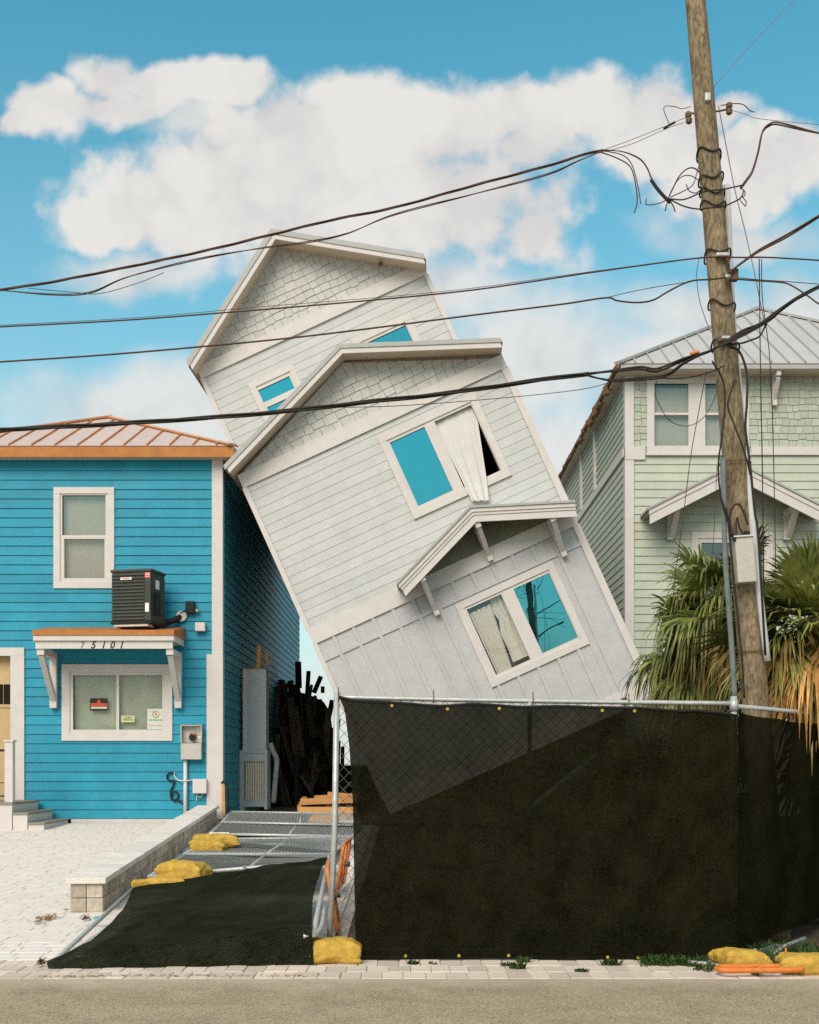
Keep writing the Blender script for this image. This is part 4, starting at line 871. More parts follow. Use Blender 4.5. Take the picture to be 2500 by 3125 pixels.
for px in (2360,): # eave bracket
    a = GX(px); mb = MB(); mb.box(a - 0.045, a + 0.045, YG - 0.40, YG - 0.04, gez - 0.215, gez - 0.122); mb.box(a - 0.045, a + 0.045, YG - 0.13, YG - 0.04, gez - 0.75, gez - 0.216); mb.beam((a, YG - 0.36, gez - 0.25), (a, YG - 0.10, gez - 0.62), 0.07, 0.07, up=(1, 0, 0)); mb.build('bracket', m_white, gh)
# porch gable on the green house
gy = YG - 0.8; apx, apz = GX(2252, gy), GZ(1409, gy); sp = 1.78; sl_ = 0.51
cn = None
def gslope(dz, y0, y1, name, m, par, ext, th):
    mb = MB()
    for sg in (-1, 1):
        ex = apx + sg * (sp + ext); ezz = apz - sl_ * (sp + ext)
        mb.prism([(apx, y0, apz - dz), (ex, y0, ezz - dz), (ex, y0, ezz - dz - th), (apx, y0, apz - dz - th)], (0, y1 - y0, 0))
    return mb.build(name, m, par)
cn = gslope(0, gy - 0.05, YG - 0.03, 'porch_gable', m_roofedge, gh, 0.05, 0.05)
gslope(0.052, gy - 0.02, gy + 0.02, 'fascia', m_white, cn, 0.02, 0.10); gslope(0.155, gy, gy + 0.04, 'fascia', m_white, cn, 0.0, 0.20); gslope(0.055, gy + 0.041, YG - 0.03, 'soffit', m_soffit, cn, 0.0, 0.06)
for px in (2063, 2424):
    a = GX(px, gy + 0.3); zt = apz - sl_ * abs(a - apx) - 0.2; mb = MB(); mb.box(a - 0.09, a + 0.03, YG - 0.14, YG - 0.03, GZ(1650), zt); mb.beam((a, gy + 0.1, zt - 0.04), (a, YG - 0.1, GZ(1640)), 0.11, 0.11, up=(1, 0, 0)); mb.box(a - 0.06, a + 0.06, gy + 0.042, YG - 0.141, zt - 0.12, zt); mb.build('bracket', m_white, cn)

# ------------------------------------------------------------------ utility pole
PD = 10.5
up = empty('utility_pole', W(2123 + .0855 * 2890, 2330, PD) * 1.0, 'tall brown wooden utility pole leaning slightly left over the fence', 'utility pole')
def PP(py, dpx=0, dd=0): return W(2123 + .0855 * py + dpx, py, PD + dd)
pz = [2870, 2400, 1900, 1400, 900, 400, 0, -250]
pole_pts = [PP(p) for p in pz]
MB().tube(smoothpts(pole_pts, 4), [0.128 - 0.048 * (i / 28) for i in range(29)], 20).build('shaft', m_pole, up, smooth=True)
def hw_box(px, py, dd, w, h, d, m, name):
    c = W(px, py, PD + dd); return MB().box(c.x - w / 2, c.x + w / 2, c.y - d / 2, c.y + d / 2, c.z - h / 2, c.z + h / 2).build(name, m, up, bevel=min(w, h, d) * 0.2)
MB().tube(smoothpts([W(2206, 1400, PD - .17), W(2214, 1700, PD - .17), W(2232, 1950, PD - .18), W(2243, 2140, PD - .18)]), 0.024, 10).build('conduit', m_conduit, up, smooth=True)
MB().tube(smoothpts([W(2218, 565, PD + .12), W(2238, 1000, PD + .1), W(2282, 1450, PD - .05), W(2306, 1700, PD - .10), W(2342, 2018, PD - .12)]), 0.031, 10).build('riser', m_pvc, up, smooth=True)
bx = empty('pole_box', W(2273, 1780, PD - .2), 'grey metal cabinet strapped to the front of the utility pole', 'utility box')
c = W(2273, 1707, PD - .2)
mbx = MB(); q0, q1 = W(2243, 1640, PD - .26), W(2299, 1636, PD - .26); q2, q3 = W(2311, 1774, PD - .26), W(2254, 1778, PD - .26)
mbx.hexa([q3, q2, q2 + Vector((0, .14, 0)), q3 + Vector((0, .14, 0)), q0, q1, q1 + Vector((0, .14, 0)), q0 + Vector((0, .14, 0))]); mbx.build('cabinet', m_box, bx, bevel=0.008)
mbx = MB(); mbx.hexa([q0 + Vector((-.01, -.015, .0)), q1 + Vector((.01, -.015, .0)), q1 + Vector((.01, .15, .0)), q0 + Vector((-.01, .15, .0)), q0 + Vector((-.01, -.015, .012)), q1 + Vector((.01, -.015, .012)), q1 + Vector((.01, .15, .012)), q0 + Vector((-.01, .15, .012))]); mbx.build('lid', m_pvc, bx)
hw_box(2279, 1630, -.2, 0.045, 0.05, 0.05, m_black, 'gland')
for py in (1415, 1990): MB().tube([PP(py) + Vector((0.135 * math.cos(a), 0.135 * math.sin(a), 0)) for a in [i * math.pi / 10 for i in range(20)]], 0.006, 4, closed=True).build('strap', m_rust, up)
for (py, r, sq) in ((475, .105, 1), (548, .108, 1), (590, .108, 1), (628, .11, 1), (782, .115, 1), (935, .118, 1), (1060, .122, 1)):
    MB().tube([PP(py + 10 * math.sin(3 * a)) + Vector((r * math.cos(a), r * math.sin(a), 0.02 * math.sin(a * 1 + py))) for a in [i * math.pi / 10 for i in range(20)]], 0.008, 5, closed=True).build('band', m_cable, up)
hw_box(2205, 778, -.13, 0.11, 0.03, 0.05, m_steel, 'clamp'); hw_box(2240, 840, -.14, 0.07, 0.10, 0.07, m_rust, 'clamp'); hw_box(2222, 845, -.14, 0.05, 0.03, 0.05, m_steel, 'clamp'); hw_box(2212, 1035, -.14, 0.12, 0.05, 0.06, m_rust, 'clamp'); hw_box(2216, 1030, -.17, 0.07, 0.025, 0.03, m_steel, 'clamp'); hw_box(2160, 298, -.10, 0.05, 0.07, 0.05, m_steel, 'clamp')
for (px, py) in ((2101, 350), (2103, 368), (2226, 322), (2226, 340)):
    c = W(px, py, PD - .02); MB().tube([c + Vector((0, 0, -.025)), c + Vector((0, 0, -.01)), c, c + Vector((0, 0, .01)), c + Vector((0, 0, .025))], [.018, .03, .022, .03, .018], 10).build('insulator', m_rust, up, smooth=True)
MB().tube(smoothpts([W(2125, 350, PD - .08), W(2112, 345, PD - .05), W(2100, 358, PD - .03)]), .009, 5).build('bracket', m_rust, up); MB().tube(smoothpts([W(2186, 340, PD), W(2200, 338, PD), W(2226, 332, PD)]), .009, 5).build('bracket', m_rust, up)
# ------------------------------------------------------------------ wires
def wire(name, label, pts, D, r, m=m_cablebr, strands=1, twist=6, cat='cable', group=None, sub=6):
    r = r * 0.88
    k = 1.4493; P = [W(p[0] * k, p[1] * k, (p[2] if len(p) > 2 else D)) for p in pts]
    sp_ = smoothpts(P, sub); root = MB()
    if strands == 1: root.tube(sp_, r, 6)
    else:
        L_ = 0; lens = [0]
        for a, b in zip(sp_[:-1], sp_[1:]): L_ += (b - a).length; lens.append(L_)
        for s_ in range(strands):
            ph = 2 * math.pi * s_ / strands
            root.tube([p + Vector((0, math.cos(ph + l * twist), math.sin(ph + l * twist))) * r * 1.15 for p, l in zip(sp_, lens)], r, 5)
    o = root.build(name, m, None, smooth=True)
    return tag(o, label, cat, group)
wire('power_cable', 'topmost twisted cable bundle rising from left edge to the splices', [(-40, 616), (0, 610), (130, 590), (400, 535), (560, 497), (700, 463), (830, 437), (1000, 390), (1150, 350), (1235, 324), (1270, 316)], 10.6, 0.007, m_cablebr, 3, 5, 'cable', sub=14)
wire('power_cable', 'slack cable wavering just below the topmost bundle', [(0, 611), (110, 620), (190, 616), (270, 583), (420, 545), (560, 521), (640, 511), (730, 492), (830, 452), (1000, 408), (1150, 368), (1215, 340), (1270, 317)], 10.55, 0.0055, m_cablebr, 2, 3, sub=10)
wire('power_cable', 'sagging thin loop under the slack cable at far left', [(60, 607), (150, 615), (210, 618), (290, 596), (345, 574)], 10.55, 0.0035, m_cablebr)
wire('power_cable', 'upper thin wire from the bundle end to the pole insulators', [(1270, 316), (1330, 294), (1405, 264), (1432, 252), (1452, 246)], 10.5, 0.0035, m_wirethin)
wire('power_cable', 'lower thin wire from the bundle end to the pole insulators', [(1255, 324), (1330, 303), (1405, 270), (1440, 258)], 10.5, 0.0035, m_wirethin)
wire('splice_sleeve', 'dark sleeve on the thin wire left of the pole insulators', [(1398, 271), (1412, 262), (1422, 257)], 10.48, 0.011, m_cable, cat='cable splice')
wire('loose_wire_end', 'curled wire end looping above the insulators', [(1410, 262), (1402, 243), (1398, 229), (1404, 223), (1424, 225), (1437, 229), (1455, 224)], 10.48, 0.004, m_cablebr)
wire('loose_wire_end', 'cut wire end hanging farthest left of the pole', [(1258, 318), (1300, 333), (1328, 352), (1339, 390), (1342, 425), (1336, 448)], 10.5, 0.006, m_cablebr)
wire('loose_wire_end', 'shorter cut wire end hanging beside the farthest one', [(1270, 317), (1310, 326), (1330, 345), (1342, 385), (1350, 429)], 10.5, 0.005, m_cablebr)
wire('power_cable', 'pair of strands dropping from bundle end into the spliced clump', [(1270, 316), (1310, 319), (1345, 333), (1362, 352), (1374, 380), (1390, 405), (1403, 417)], 10.45, 0.005, m_cablebr, 2, 4)
wire('splice_sleeve', 'thick taped splice hanging diagonally left of the pole', [(1371, 378), (1385, 398), (1400, 415), (1412, 427)], 10.43, 0.017, m_cable, cat='cable splice')
wire('loose_wire_end', 'cut wire tail poking left out of the spliced clump', [(1405, 420), (1388, 428), (1362, 431), (1361, 418)], 10.43, 0.005, m_cablebr)
wire('loose_wire_end', 'short capped tail hanging below the spliced clump', [(1408, 420), (1404, 432), (1401, 444)], 10.43, 0.006, m_cablebr)
wire('loose_wire_end', 'tiny capped tail at the right below the spliced clump', [(1410, 420), (1418, 434), (1422, 446)], 10.43, 0.006, m_cablebr)
wire('power_cable', 'large wire hoop arching from the clump to the pole', [(1406, 420), (1418, 395), (1430, 372), (1446, 356), (1462, 354), (1475, 366), (1478, 378)], 10.4, 0.007, m_cablebr)
wire('power_cable', 'smaller wire hoop inside the large one', [(1406, 420), (1420, 390), (1436, 372), (1455, 370), (1472, 380), (1480, 388)], 10.4, 0.005, m_cablebr)
wire('power_cable', 'wire curl crossing the hoops beside the pole', [(1412, 415), (1440, 402), (1460, 388), (1468, 362), (1474, 345), (1480, 340)], 10.4, 0.005, m_cablebr)
wire('power_cable', 'small wire hook touching the pole above the tape bands', [(1445, 388), (1452, 402), (1466, 406), (1480, 395), (1484, 386)], 10.4, 0.005, m_cablebr)
wire('power_cable', 'upper jumper passing across the pole from the clump', [(1408, 418), (1440, 420), (1475, 406), (1495, 401), (1520, 399), (1545, 394), (1562, 390)], 10.32, 0.007, m_cable)
wire('power_cable', 'lower jumper sagging across the pole from the clump', [(1408, 418), (1440, 434), (1470, 440), (1490, 438), (1520, 435), (1548, 424), (1562, 414), (1566, 402)], 10.32, 0.007, m_cable)
wire('power_cable', 'thick looping cable from right edge down to the jumpers', [(1760, 287), (1725, 280), (1690, 272), (1640, 260), (1622, 262), (1606, 278), (1597, 320), (1585, 360), (1572, 380), (1560, 396)], 10.45, 0.0085, m_cablebr, 2, 4)
wire('power_cable', 'small cable loop right of the pole jumpers', [(1558, 394), (1568, 402), (1568, 412), (1558, 418), (1566, 430), (1570, 434), (1571, 424), (1563, 414)], 10.45, 0.005, m_cablebr)
wire('guy_wire', 'thin grey guy wire slanting down right from the pole top hardware', [(1513, 222), (1530, 310), (1548, 400), (1570, 490), (1590, 580), (1612, 690)], 10.7, 0.005, m_wirethin, cat='guy wire')
wire('power_cable', 'thin wire running up to the top right from the pole', [(1502, 185), (1540, 140), (1600, 75), (1672, 0), (1720, -50)], 10.6, 0.004, m_wirethin)
wire('power_cable', 'short frayed wire right of the pole insulators', [(1518, 222), (1545, 218), (1565, 220), (1580, 233), (1590, 236)], 10.55, 0.005, m_cablebr)
wire('power_cable', 'thin line from the right insulators toward right edge', [(1540, 232), (1570, 240), (1600, 250), (1725, 262)], 10.6, 0.003, m_wirethin)
wire('power_cable', 'single straight line second from top crossing the upper gable', [(-40, 691), (0, 688), (250, 675), (500, 656), (760, 634), (1000, 610), (1250, 573), (1430, 548), (1490, 542), (1515, 541)], 10.35, 0.0075, m_cablebr)
wire('power_cable', 'continuation of the second line right of the pole', [(1515, 541), (1560, 542), (1620, 542), (1725, 548), (1760, 550)], 10.35, 0.0075, m_cablebr)
wire('power_cable', 'very thin line just above the second line', [(0, 685), (300, 668), (560, 645), (800, 626), (1000, 606), (1250, 571), (1480, 541)], 10.4, 0.0028, m_cablebr)
wire('power_cable', 'single line third from top passing over the tower window', [(-40, 766), (0, 762), (250, 745), (560, 717), (760, 694), (1000, 663), (1180, 641), (1275, 627), (1300, 633), (1340, 637), (1375, 632), (1405, 615), (1440, 597), (1465, 590), (1500, 588), (1530, 584)], 10.3, 0.0085, m_cablebr)
wire('power_cable', 'thin messenger above the dip of the third line', [(1275, 627), (1350, 610), (1420, 598), (1500, 586)], 10.35, 0.0035, m_cablebr)
wire('power_cable', 'cable leaving the pole to the right at the third line', [(1545, 587), (1580, 590), (1640, 594), (1665, 600), (1700, 622), (1725, 640), (1760, 655)], 10.4, 0.0075, m_cablebr)
wire('power_cable', 'thin line above the cable leaving right', [(1550, 584), (1600, 589), (1660, 593), (1760, 601)], 10.4, 0.004, m_cablebr)
wire('power_cable', 'thick double cable climbing steeply right from the pole', [(1535, 575), (1560, 555), (1600, 527), (1660, 495), (1725, 455), (1775, 425)], 10.3, 0.010, m_cablebr, 2, 3)
wire('power_cable', 'thickest black bundle crossing low from left to the pole', [(-40, 909), (0, 905), (200, 895), (450, 879), (620, 864), (760, 848), (900, 833), (1000, 820), (1130, 801), (1240, 787)], 10.2, 0.0115, m_cable, 3, 3, sub=12)
wire('power_cable', 'upper branch of the lowest bundle climbing to the pole', [(1240, 787), (1300, 780), (1350, 775), (1385, 779), (1440, 757), (1500, 737), (1560, 700), (1600, 684), (1640, 655), (1680, 627), (1725, 602), (1770, 580)], 10.15, 0.011, m_cable, 2, 3)
wire('power_cable', 'lower branch of the lowest bundle joining the pole', [(1230, 788), (1262, 797), (1300, 801), (1380, 795), (1410, 787), (1440, 765), (1480, 745), (1530, 722), (1580, 697), (1625, 670), (1660, 640), (1725, 606), (1770, 585)], 10.12, 0.009, m_cable, 2, 3)
wire('power_cable', 'thin line splitting from underside of the lowest bundle', [(700, 858), (830, 855), (1000, 843), (1150, 829), (1240, 817), (1300, 800)], 10.25, 0.0035, m_cablebr)
wire('power_cable', 'short cable with splice hanging right of pole top clamp', [(1535, 725), (1560, 723), (1582, 716), (1600, 708), (1610, 690), (1615, 682)], 10.15, 0.009, m_cable)
wire('power_cable', 'slack black cable draped across window to pole', [(1385, 795), (1420, 797), (1460, 793), (1500, 782), (1525, 770)], 10.2, 0.006, m_cable)
wire('power_cable', 'black cable bowing out along the right of the pole', [(1535, 730), (1555, 738), (1568, 765), (1574, 800), (1573, 850), (1570, 900), (1576, 950), (1582, 1000), (1590, 1080), (1597, 1130), (1612, 1380)], 10.22, 0.012, m_cable)
wire('power_cable', 'black cable winding down the face of pole', [(1500, 760), (1522, 800), (1527, 850), (1520, 920), (1513, 980), (1517, 1040), (1527, 1080), (1545, 1130)], 10.28, 0.009, m_cable)
wire('power_cable', 'black cable slanting across the pole to its right side', [(1548, 800), (1533, 850), (1545, 890), (1560, 930), (1572, 965), (1580, 1000)], 10.28, 0.008, m_cable)
wire('power_cable', 'black cable slanting into the top of the grey cabinet', [(1517, 1040), (1535, 1100), (1548, 1140), (1552, 1090), (1558, 1112), (1568, 1130)], 10.24, 0.008, m_cable)
wire('power_cable', 'black hairpin cable bent over beside the grey conduit', [(1541, 1130), (1537, 1088), (1545, 1066), (1556, 1062), (1566, 1078), (1575, 1105)], 10.24, 0.010, m_cable)
wire('power_cable', 'black cable running down close beside the grey conduit', [(1530, 1070), (1534, 1100), (1542, 1180), (1552, 1280), (1562, 1380), (1568, 1470)], 10.26, 0.009, m_cable)
wire('power_cable', 'thin cable loop dangling in front of the green house window', [(1383, 800), (1380, 830), (1390, 855), (1410, 885), (1440, 897), (1468, 890), (1490, 868), (1508, 830), (1512, 800), (1518, 770)], 10.3, 0.0035, m_cable)
wire('drop_wire', 'reddish wire slanting down left of the pole', [(1488, 780), (1472, 865), (1455, 960), (1440, 1080), (1425, 1190), (1415, 1290)], 10.35, 0.0042, m_cablebr, cat='drop wire')
wire('drop_wire', 'short thin wire curving down along the left of the pole', [(1472, 545), (1467, 580), (1473, 630), (1485, 670), (1495, 695)], 10.4, 0.0032, m_cablebr, cat='drop wire')
wire('drop_wire', 'left of two vertical wires right of the pole', [(1599, 545), (1600, 640), (1602, 800), (1605, 950), (1607, 1100), (1610, 1300)], 10.6, 0.0055, m_cable, cat='drop wire')
wire('drop_wire', 'right of two vertical wires right of the pole', [(1604, 545), (1606, 630), (1620, 740), (1626, 850), (1630, 1000), (1634, 1200)], 10.65, 0.0045, m_cable, cat='drop wire')
wire('drop_wire', 'thin wire hanging in front of green wall left of the pole foot', [(1510, 980), (1505, 1100), (1500, 1180)], 10.5, 0.003, m_cablebr, cat='drop wire')
wire('marker_tape', 'small orange marker tag on the cable left of pole', [(1454, 745), (1472, 740)], 10.1, 0.014, m_orange, cat='cable tag')

# ------------------------------------------------------------------ construction fence
def chain(mb, p00, p10, p11, p01, pitch=0.075, r=0.0019):
    p00, p10, p11, p01 = map(Vector, (p00, p10, p11, p01)); w = (p10 - p00).length; h = (p01 - p00).length
    B = lambda a, b: (p00 * (1 - a) + p10 * a) * (1 - b) + (p01 * (1 - a) + p11 * a) * b
    for sg in (1, -1):
        t = -h if sg > 0 else 0
        while t < (w if sg > 0 else w + h):
            x0, y0, x1, y1 = t, 0.0, t + sg * h, h
            a0, a1 = 0.0, 1.0
            dxx = x1 - x0
            for lim in (0, w):
                k = (lim - x0) / dxx
                if (lim == 0) == (sg > 0): a0 = max(a0, k)
                else: a1 = min(a1, k)
            if a1 - a0 > 0.01:
                n = max(1, int((a1 - a0) * 3)); pts = [B((x0 + dxx * (a0 + (a1 - a0) * i / n)) / w, a0 + (a1 - a0) * i / n) for i in range(n + 1)]
                mb.tube(pts, r, 3)
            t += pitch * 1.414 * 0.75
    return mb
FY = 9.57
def FX(px, D=FY): return (px - CX) / FPX * D
def FZ(py, D=FY): return EYE + (HY - py) / FPX * D
fn = empty('site_fence', (FX(1022), FY, 0), 'standing chain link site fence with dark privacy screen', 'fence')
xl, xr = FX(1019), FX(2240)
MB().tube([(FX(1004), FY, 0.02), (FX(1022), FY, 1.0), (FX(1028), FY, FZ(2112))], 0.024, 10).build('post', m_steel, fn, smooth=True)
MB().tube([(FX(1617), FY, 0.06), (FX(1617), FY, FZ(2136))], 0.019, 10).build('post', m_steel, fn, smooth=True)
MB().tube([(xr, FY, 0.02), (xr, FY, FZ(2125))], 0.026, 10).build('post', m_steel, fn, smooth=True)
MB().tube([(xr, FY, FZ(2170)), (xr, FY, FZ(2135))], 0.035, 10).build('post_clamp', m_steel, fn, smooth=True)
MB().tube(smoothpts([(FX(1028), FY, FZ(2128)), (FX(1400), FY, FZ(2136)), (FX(1800), FY, FZ(2142)), (xr, FY, FZ(2147))]), 0.019, 10).build('rail', m_steel, fn, smooth=True)
MB().tube([(FX(1018), FY + .02, FZ(2508)), (FX(1617), FY + .02, FZ(2526))], 0.019, 8).build('rail', m_steel, fn, smooth=True)
MB().tube([(FX(1010), FY, 0.05), (FX(2240), FY, 0.045)], 0.017, 8).build('rail', m_steel, fn, smooth=True)
XE, YE = 4.9, 12.2
MB().tube([(xr, FY, FZ(2155)), (XE, YE, FZ(2150) - 0.03)], 0.019, 8).build('rail', m_steel, fn, smooth=True)
MB().tube([(XE, YE, 0.05), (XE, YE, 2.06)], 0.024, 8).build('post', m_steel, fn, smooth=True)
cl = MB(); chain(cl, (FX(1012), FY + .012, 0.06), (xr, FY + .012, 0.06), (xr, FY + .012, FZ(2147)), (FX(1026), FY + .012, FZ(2128)), 0.085, 0.0024)
tag(cl.build('chain_mesh', m_wire, fn), kind='stuff')
for px, py in ((1034, 2122), (1324, 2130), (1627, 2136), (1919, 2141)):
    MB().tube([(FX(px), FY - .02, FZ(py + 18)), (FX(px - 1), FY - .02, FZ(py - 24))], 0.0045, 5).build('wire_tie', m_rust, fn)
def scr(t, s):                                        # t down, s across
    yl = interp(s, [(0, 2123), (0.03, 2130), (0.25, 2146), (0.5, 2148), (0.75, 2156), (0.9, 2160), (1, 2182)]) + 5 * abs(math.sin(s * 3.0 * math.pi)) + 2 * math.sin(s * 31); yb = interp(s, [(0, 2927), (0.4, 2923), (0.7, 2930), (0.87, 2931), (0.93, 2918), (1, 2903)])
    xL = interp(t, [(0, 1034), (0.06, 1054), (0.2, 1068), (0.4, 1079), (0.6, 1081), (1, 1088)])
    x = xL + (2244 - xL) * s
    y = yl + (yb - yl) * t
    wob = 0.025 * math.sin(s * 21 + 1.5 * t) * math.sin(t * 3.1) + 0.018 * math.sin(s * 47 + t * 7) * (1 - t) + 0.05 * mnoise.noise(Vector((s * 9, t * 4, 2.0))) + 0.025 * mnoise.noise(Vector((s * 24 + t * 9, t * 7, 4.0)))
    return Vector((FX(x), FY - 0.045 - abs(wob) * 0.8 - 0.03 * math.sin(math.pi * t), FZ(y)))
ss = sheet('privacy_screen', 40, 90, scr, m_screen, fn)
MB().tube([scr(0.006, i / 60) + Vector((0, -.006, 0)) for i in range(61)], 0.011, 6).build('screen_hem', m_black, fn)
for s_ in (0.13, 0.40, 0.66, 0.74, 0.27):
    for t_ in (0.018, 0.985):
        c = scr(t_, s_) + Vector((0, -.012, 0)); MB().tube([c, c + Vector((0, -.006, 0))], 0.013, 8).build('grommet', m_bag, fn)
def scr2(t, s):
    x = xr + (XE - xr) * s; y = FY + (YE - FY) * s
    zt = interp(s, [(0, FZ(2172)), (0.12, 1.93), (0.4, 1.90), (1, 1.95)]); zb = interp(s, [(0, 0.05), (0.1, 0.10), (0.5, 0.17), (1, 0.2)])
    wob = 0.05 * mnoise.noise(Vector((s * 6, t * 4, 5.0))) + 0.03 * math.sin(s * 25 + 2 * t)
    return Vector((x - wob * .7 + .02, y - 0.05 + wob * .7 - 0.03, zt + (zb - zt) * t))
sheet('privacy_screen', 24, 40, scr2, m_screen, fn)

# ------------------------------------------------------------------ fallen fence panels in the alley
def panel(label, c, mids, screen, hang=None, rr=0.022, dense=0.07, sag=0.0):
    o = empty('fallen_fence_panel', sum((Vector(p) for p in c), Vector()) / 4, label, 'fence panel', 'fallen fence panels in the alley')
    q = [Vector(p) for p in c]
    for i in range(4): MB().tube([q[i], q[(i + 1) % 4]], rr, 8).build('frame_tube', m_steel, o, smooth=True)
    B = lambda a, b: (q[0] * (1 - a) + q[1] * a) * (1 - b) + (q[3] * (1 - a) + q[2] * a) * b
    for a in mids: MB().tube([B(a, 0), B(a, 1)], rr * 0.85, 8).build('frame_tube', m_steel, o, smooth=True)
    if dense:
        m_ = MB(); up_ = Vector((0, 0, 0.008)); chain(m_, q[0] + up_, q[1] + up_, q[2] + up_, q[3] + up_, dense, 0.0028); tag(m_.build('chain_mesh', m_steel, o), kind='stuff')
    if screen:
        sheet('privacy_screen', 8, 8, lambda t, s: B(s, t) - Vector((0, 0, 0.03 + 0.04 * math.sin(math.pi * t) * math.sin(math.pi * s))), m_screen2, o)
    return o, B
P = W
# far to near; corners: near-left, near-right, far-right, far-left
panel('farthest fallen chain link panel, under the plywood sheet', [P(640, 2545, 19.5), P(1077, 2553, 19.6), P(1093, 2519, 20.8), P(680, 2509, 20.8)], [0.55], True, dense=0.09)
panel('second farthest fallen panel reaching to the grey column', [P(678, 2510, 20.6), P(1087, 2519, 20.5), P(1077, 2484, 22.2), P(705, 2478, 22.3)], [0.58], True, dense=0.10)
panel('fallen chain link panel with a yellow bag on its far left corner', [P(563, 2607, 15.6), P(1008, 2608, 15.6), P(1077, 2557, 18.3), P(640, 2562, 18.2)], [0.56], True, dense=0.085)
panel('fallen chain link panel just behind the two heaped yellow bags', [P(455, 2676, 12.7), P(1003, 2628, 12.6), P(1003, 2609, 15.3), P(566, 2610, 15.3)], [0.56], True, dense=0.075)
po, PB = panel('near fallen panel sloping to the road under black screen', [P(138, 2958, 9.05), P(957, 2848, 9.25), P(1003, 2624, 12.2), P(403, 2716, 12.1)], [], False, dense=0)
MB().tube([P(727, 2683, 12.25), P(748, 2645, 12.6)], 0.017, 8).build('frame_tube', m_steel, po, smooth=True)
def fsc(t, s):                                        # t far -> near over the panel, s across
    p = PB(s * 0.985 + 0.01, 1 - t * 0.995); c = 0.05 * math.sin(math.pi * t)
    inx = 0.16 * math.sin(math.pi * t) * (1 - 2 * s) * (0.8 if s < .5 else 0.35)
    p = p + Vector((0, -0.05 * max(0, t - .9) * 10, 0.03 * max(0, t - .85) / .15))
    return p + Vector((inx, 0, 0.034 - c * 0.4 + 0.030 * mnoise.noise(Vector((s * 5, t * 5, 3))) + 0.012 * mnoise.noise(Vector((s * 14 + t * 8, t * 11, 7)))))
sheet('privacy_screen', 24, 24, fsc, m_screen2, po)
def fsk(t, s):
    p = fsc(1, s); return Vector((p.x + 0.02 * t, p.y - 0.004 - 0.02 * t + 0.012 * math.sin(s * 30), p.z * (1 - t) + 0.006 * t))
sheet('screen_skirt', 4, 30, fsk, m_screen2, po)
MB().tube(smoothpts([P(925, 2858, 9.2), P(962, 2852, 9.25), P(982, 2825, 9.5), P(990, 2770, 10.2)]), 0.02, 8).build('frame_tube', m_steel, po, smooth=True)
MB().tube([P(930, 2888, 9.3), P(958, 2880, 9.4)], 0.016, 8).build('frame_tube', m_steel, po, smooth=True)
tag(MB().box(P(640, 2545, 19).x, P(700, 2545, 19).x, 18.9, 19.35, 0.40, 0.408).build('torn_sign', m_whitep), 'torn white and red plastic scrap on a fallen panel', 'scrap')
sg_ = bpy.data.objects['torn_sign']; OFF[sg_] = Vector((0, 0, 0)); sg_.rotation_euler = (R(14), 0, 0); sg_.location = (0, 0.3, -4.62)
MB().beam((P(655, 2545, 19).x, 18.98, 0.411), (P(680, 2545, 19).x, 19.25, 0.411), 0.09, 0.004).build('red_print', m_redp, sg_)
# feet of the fallen panels, standing up on their edge
def foot(label, x, y, w, h, z, lean):
    o = empty('fence_foot', (x, y, z), label, 'fence foot', 'orange tubular fence feet', local=True)
    k = 0.07; pts = []
    for (cx_, cz_, a0) in ((w - k, h - k, 0), (k, h - k, 90), (k, k, 180), (w - k, k, 270)):
        for i in range(5): a = R(a0 + 90 * i / 4); pts.append((0, cx_ + k * math.cos(a), cz_ + k * math.sin(a)))
    MB().tube(pts, 0.021, 8, closed=True).build('loop', m_orange, o, smooth=True)
    MB().tube([(0, w * 0.5, h - 0.01), (0.01, w * .5, 0.01)], 0.018, 8).build('cross_bar', m_orange, o, smooth=True)
    MB().tube([(0, w * 0.45, h * 0.5), (0.07, w * .45, h * .5)], 0.03, 8).build('socket', m_rust, o, smooth=True)
    o.rotation_euler = lean; return o
foot('upper of two orange tubular fence feet behind the left fence post', -0.76, 12.6, 1.0, 0.48, 0.22, (0, R(8), R(-1)))
foot('lower of two orange tubular fence feet, just above the yellow bag', -0.64, 10.6, 0.95, 0.57, 0.05, (0, R(-9), R(3)))
o = foot('orange tubular fence foot lying flat at the road edge by the bags', FX(2180, 8.8), 8.80, 0.62, 0.16, 0.05, (0, R(90), R(-86)))

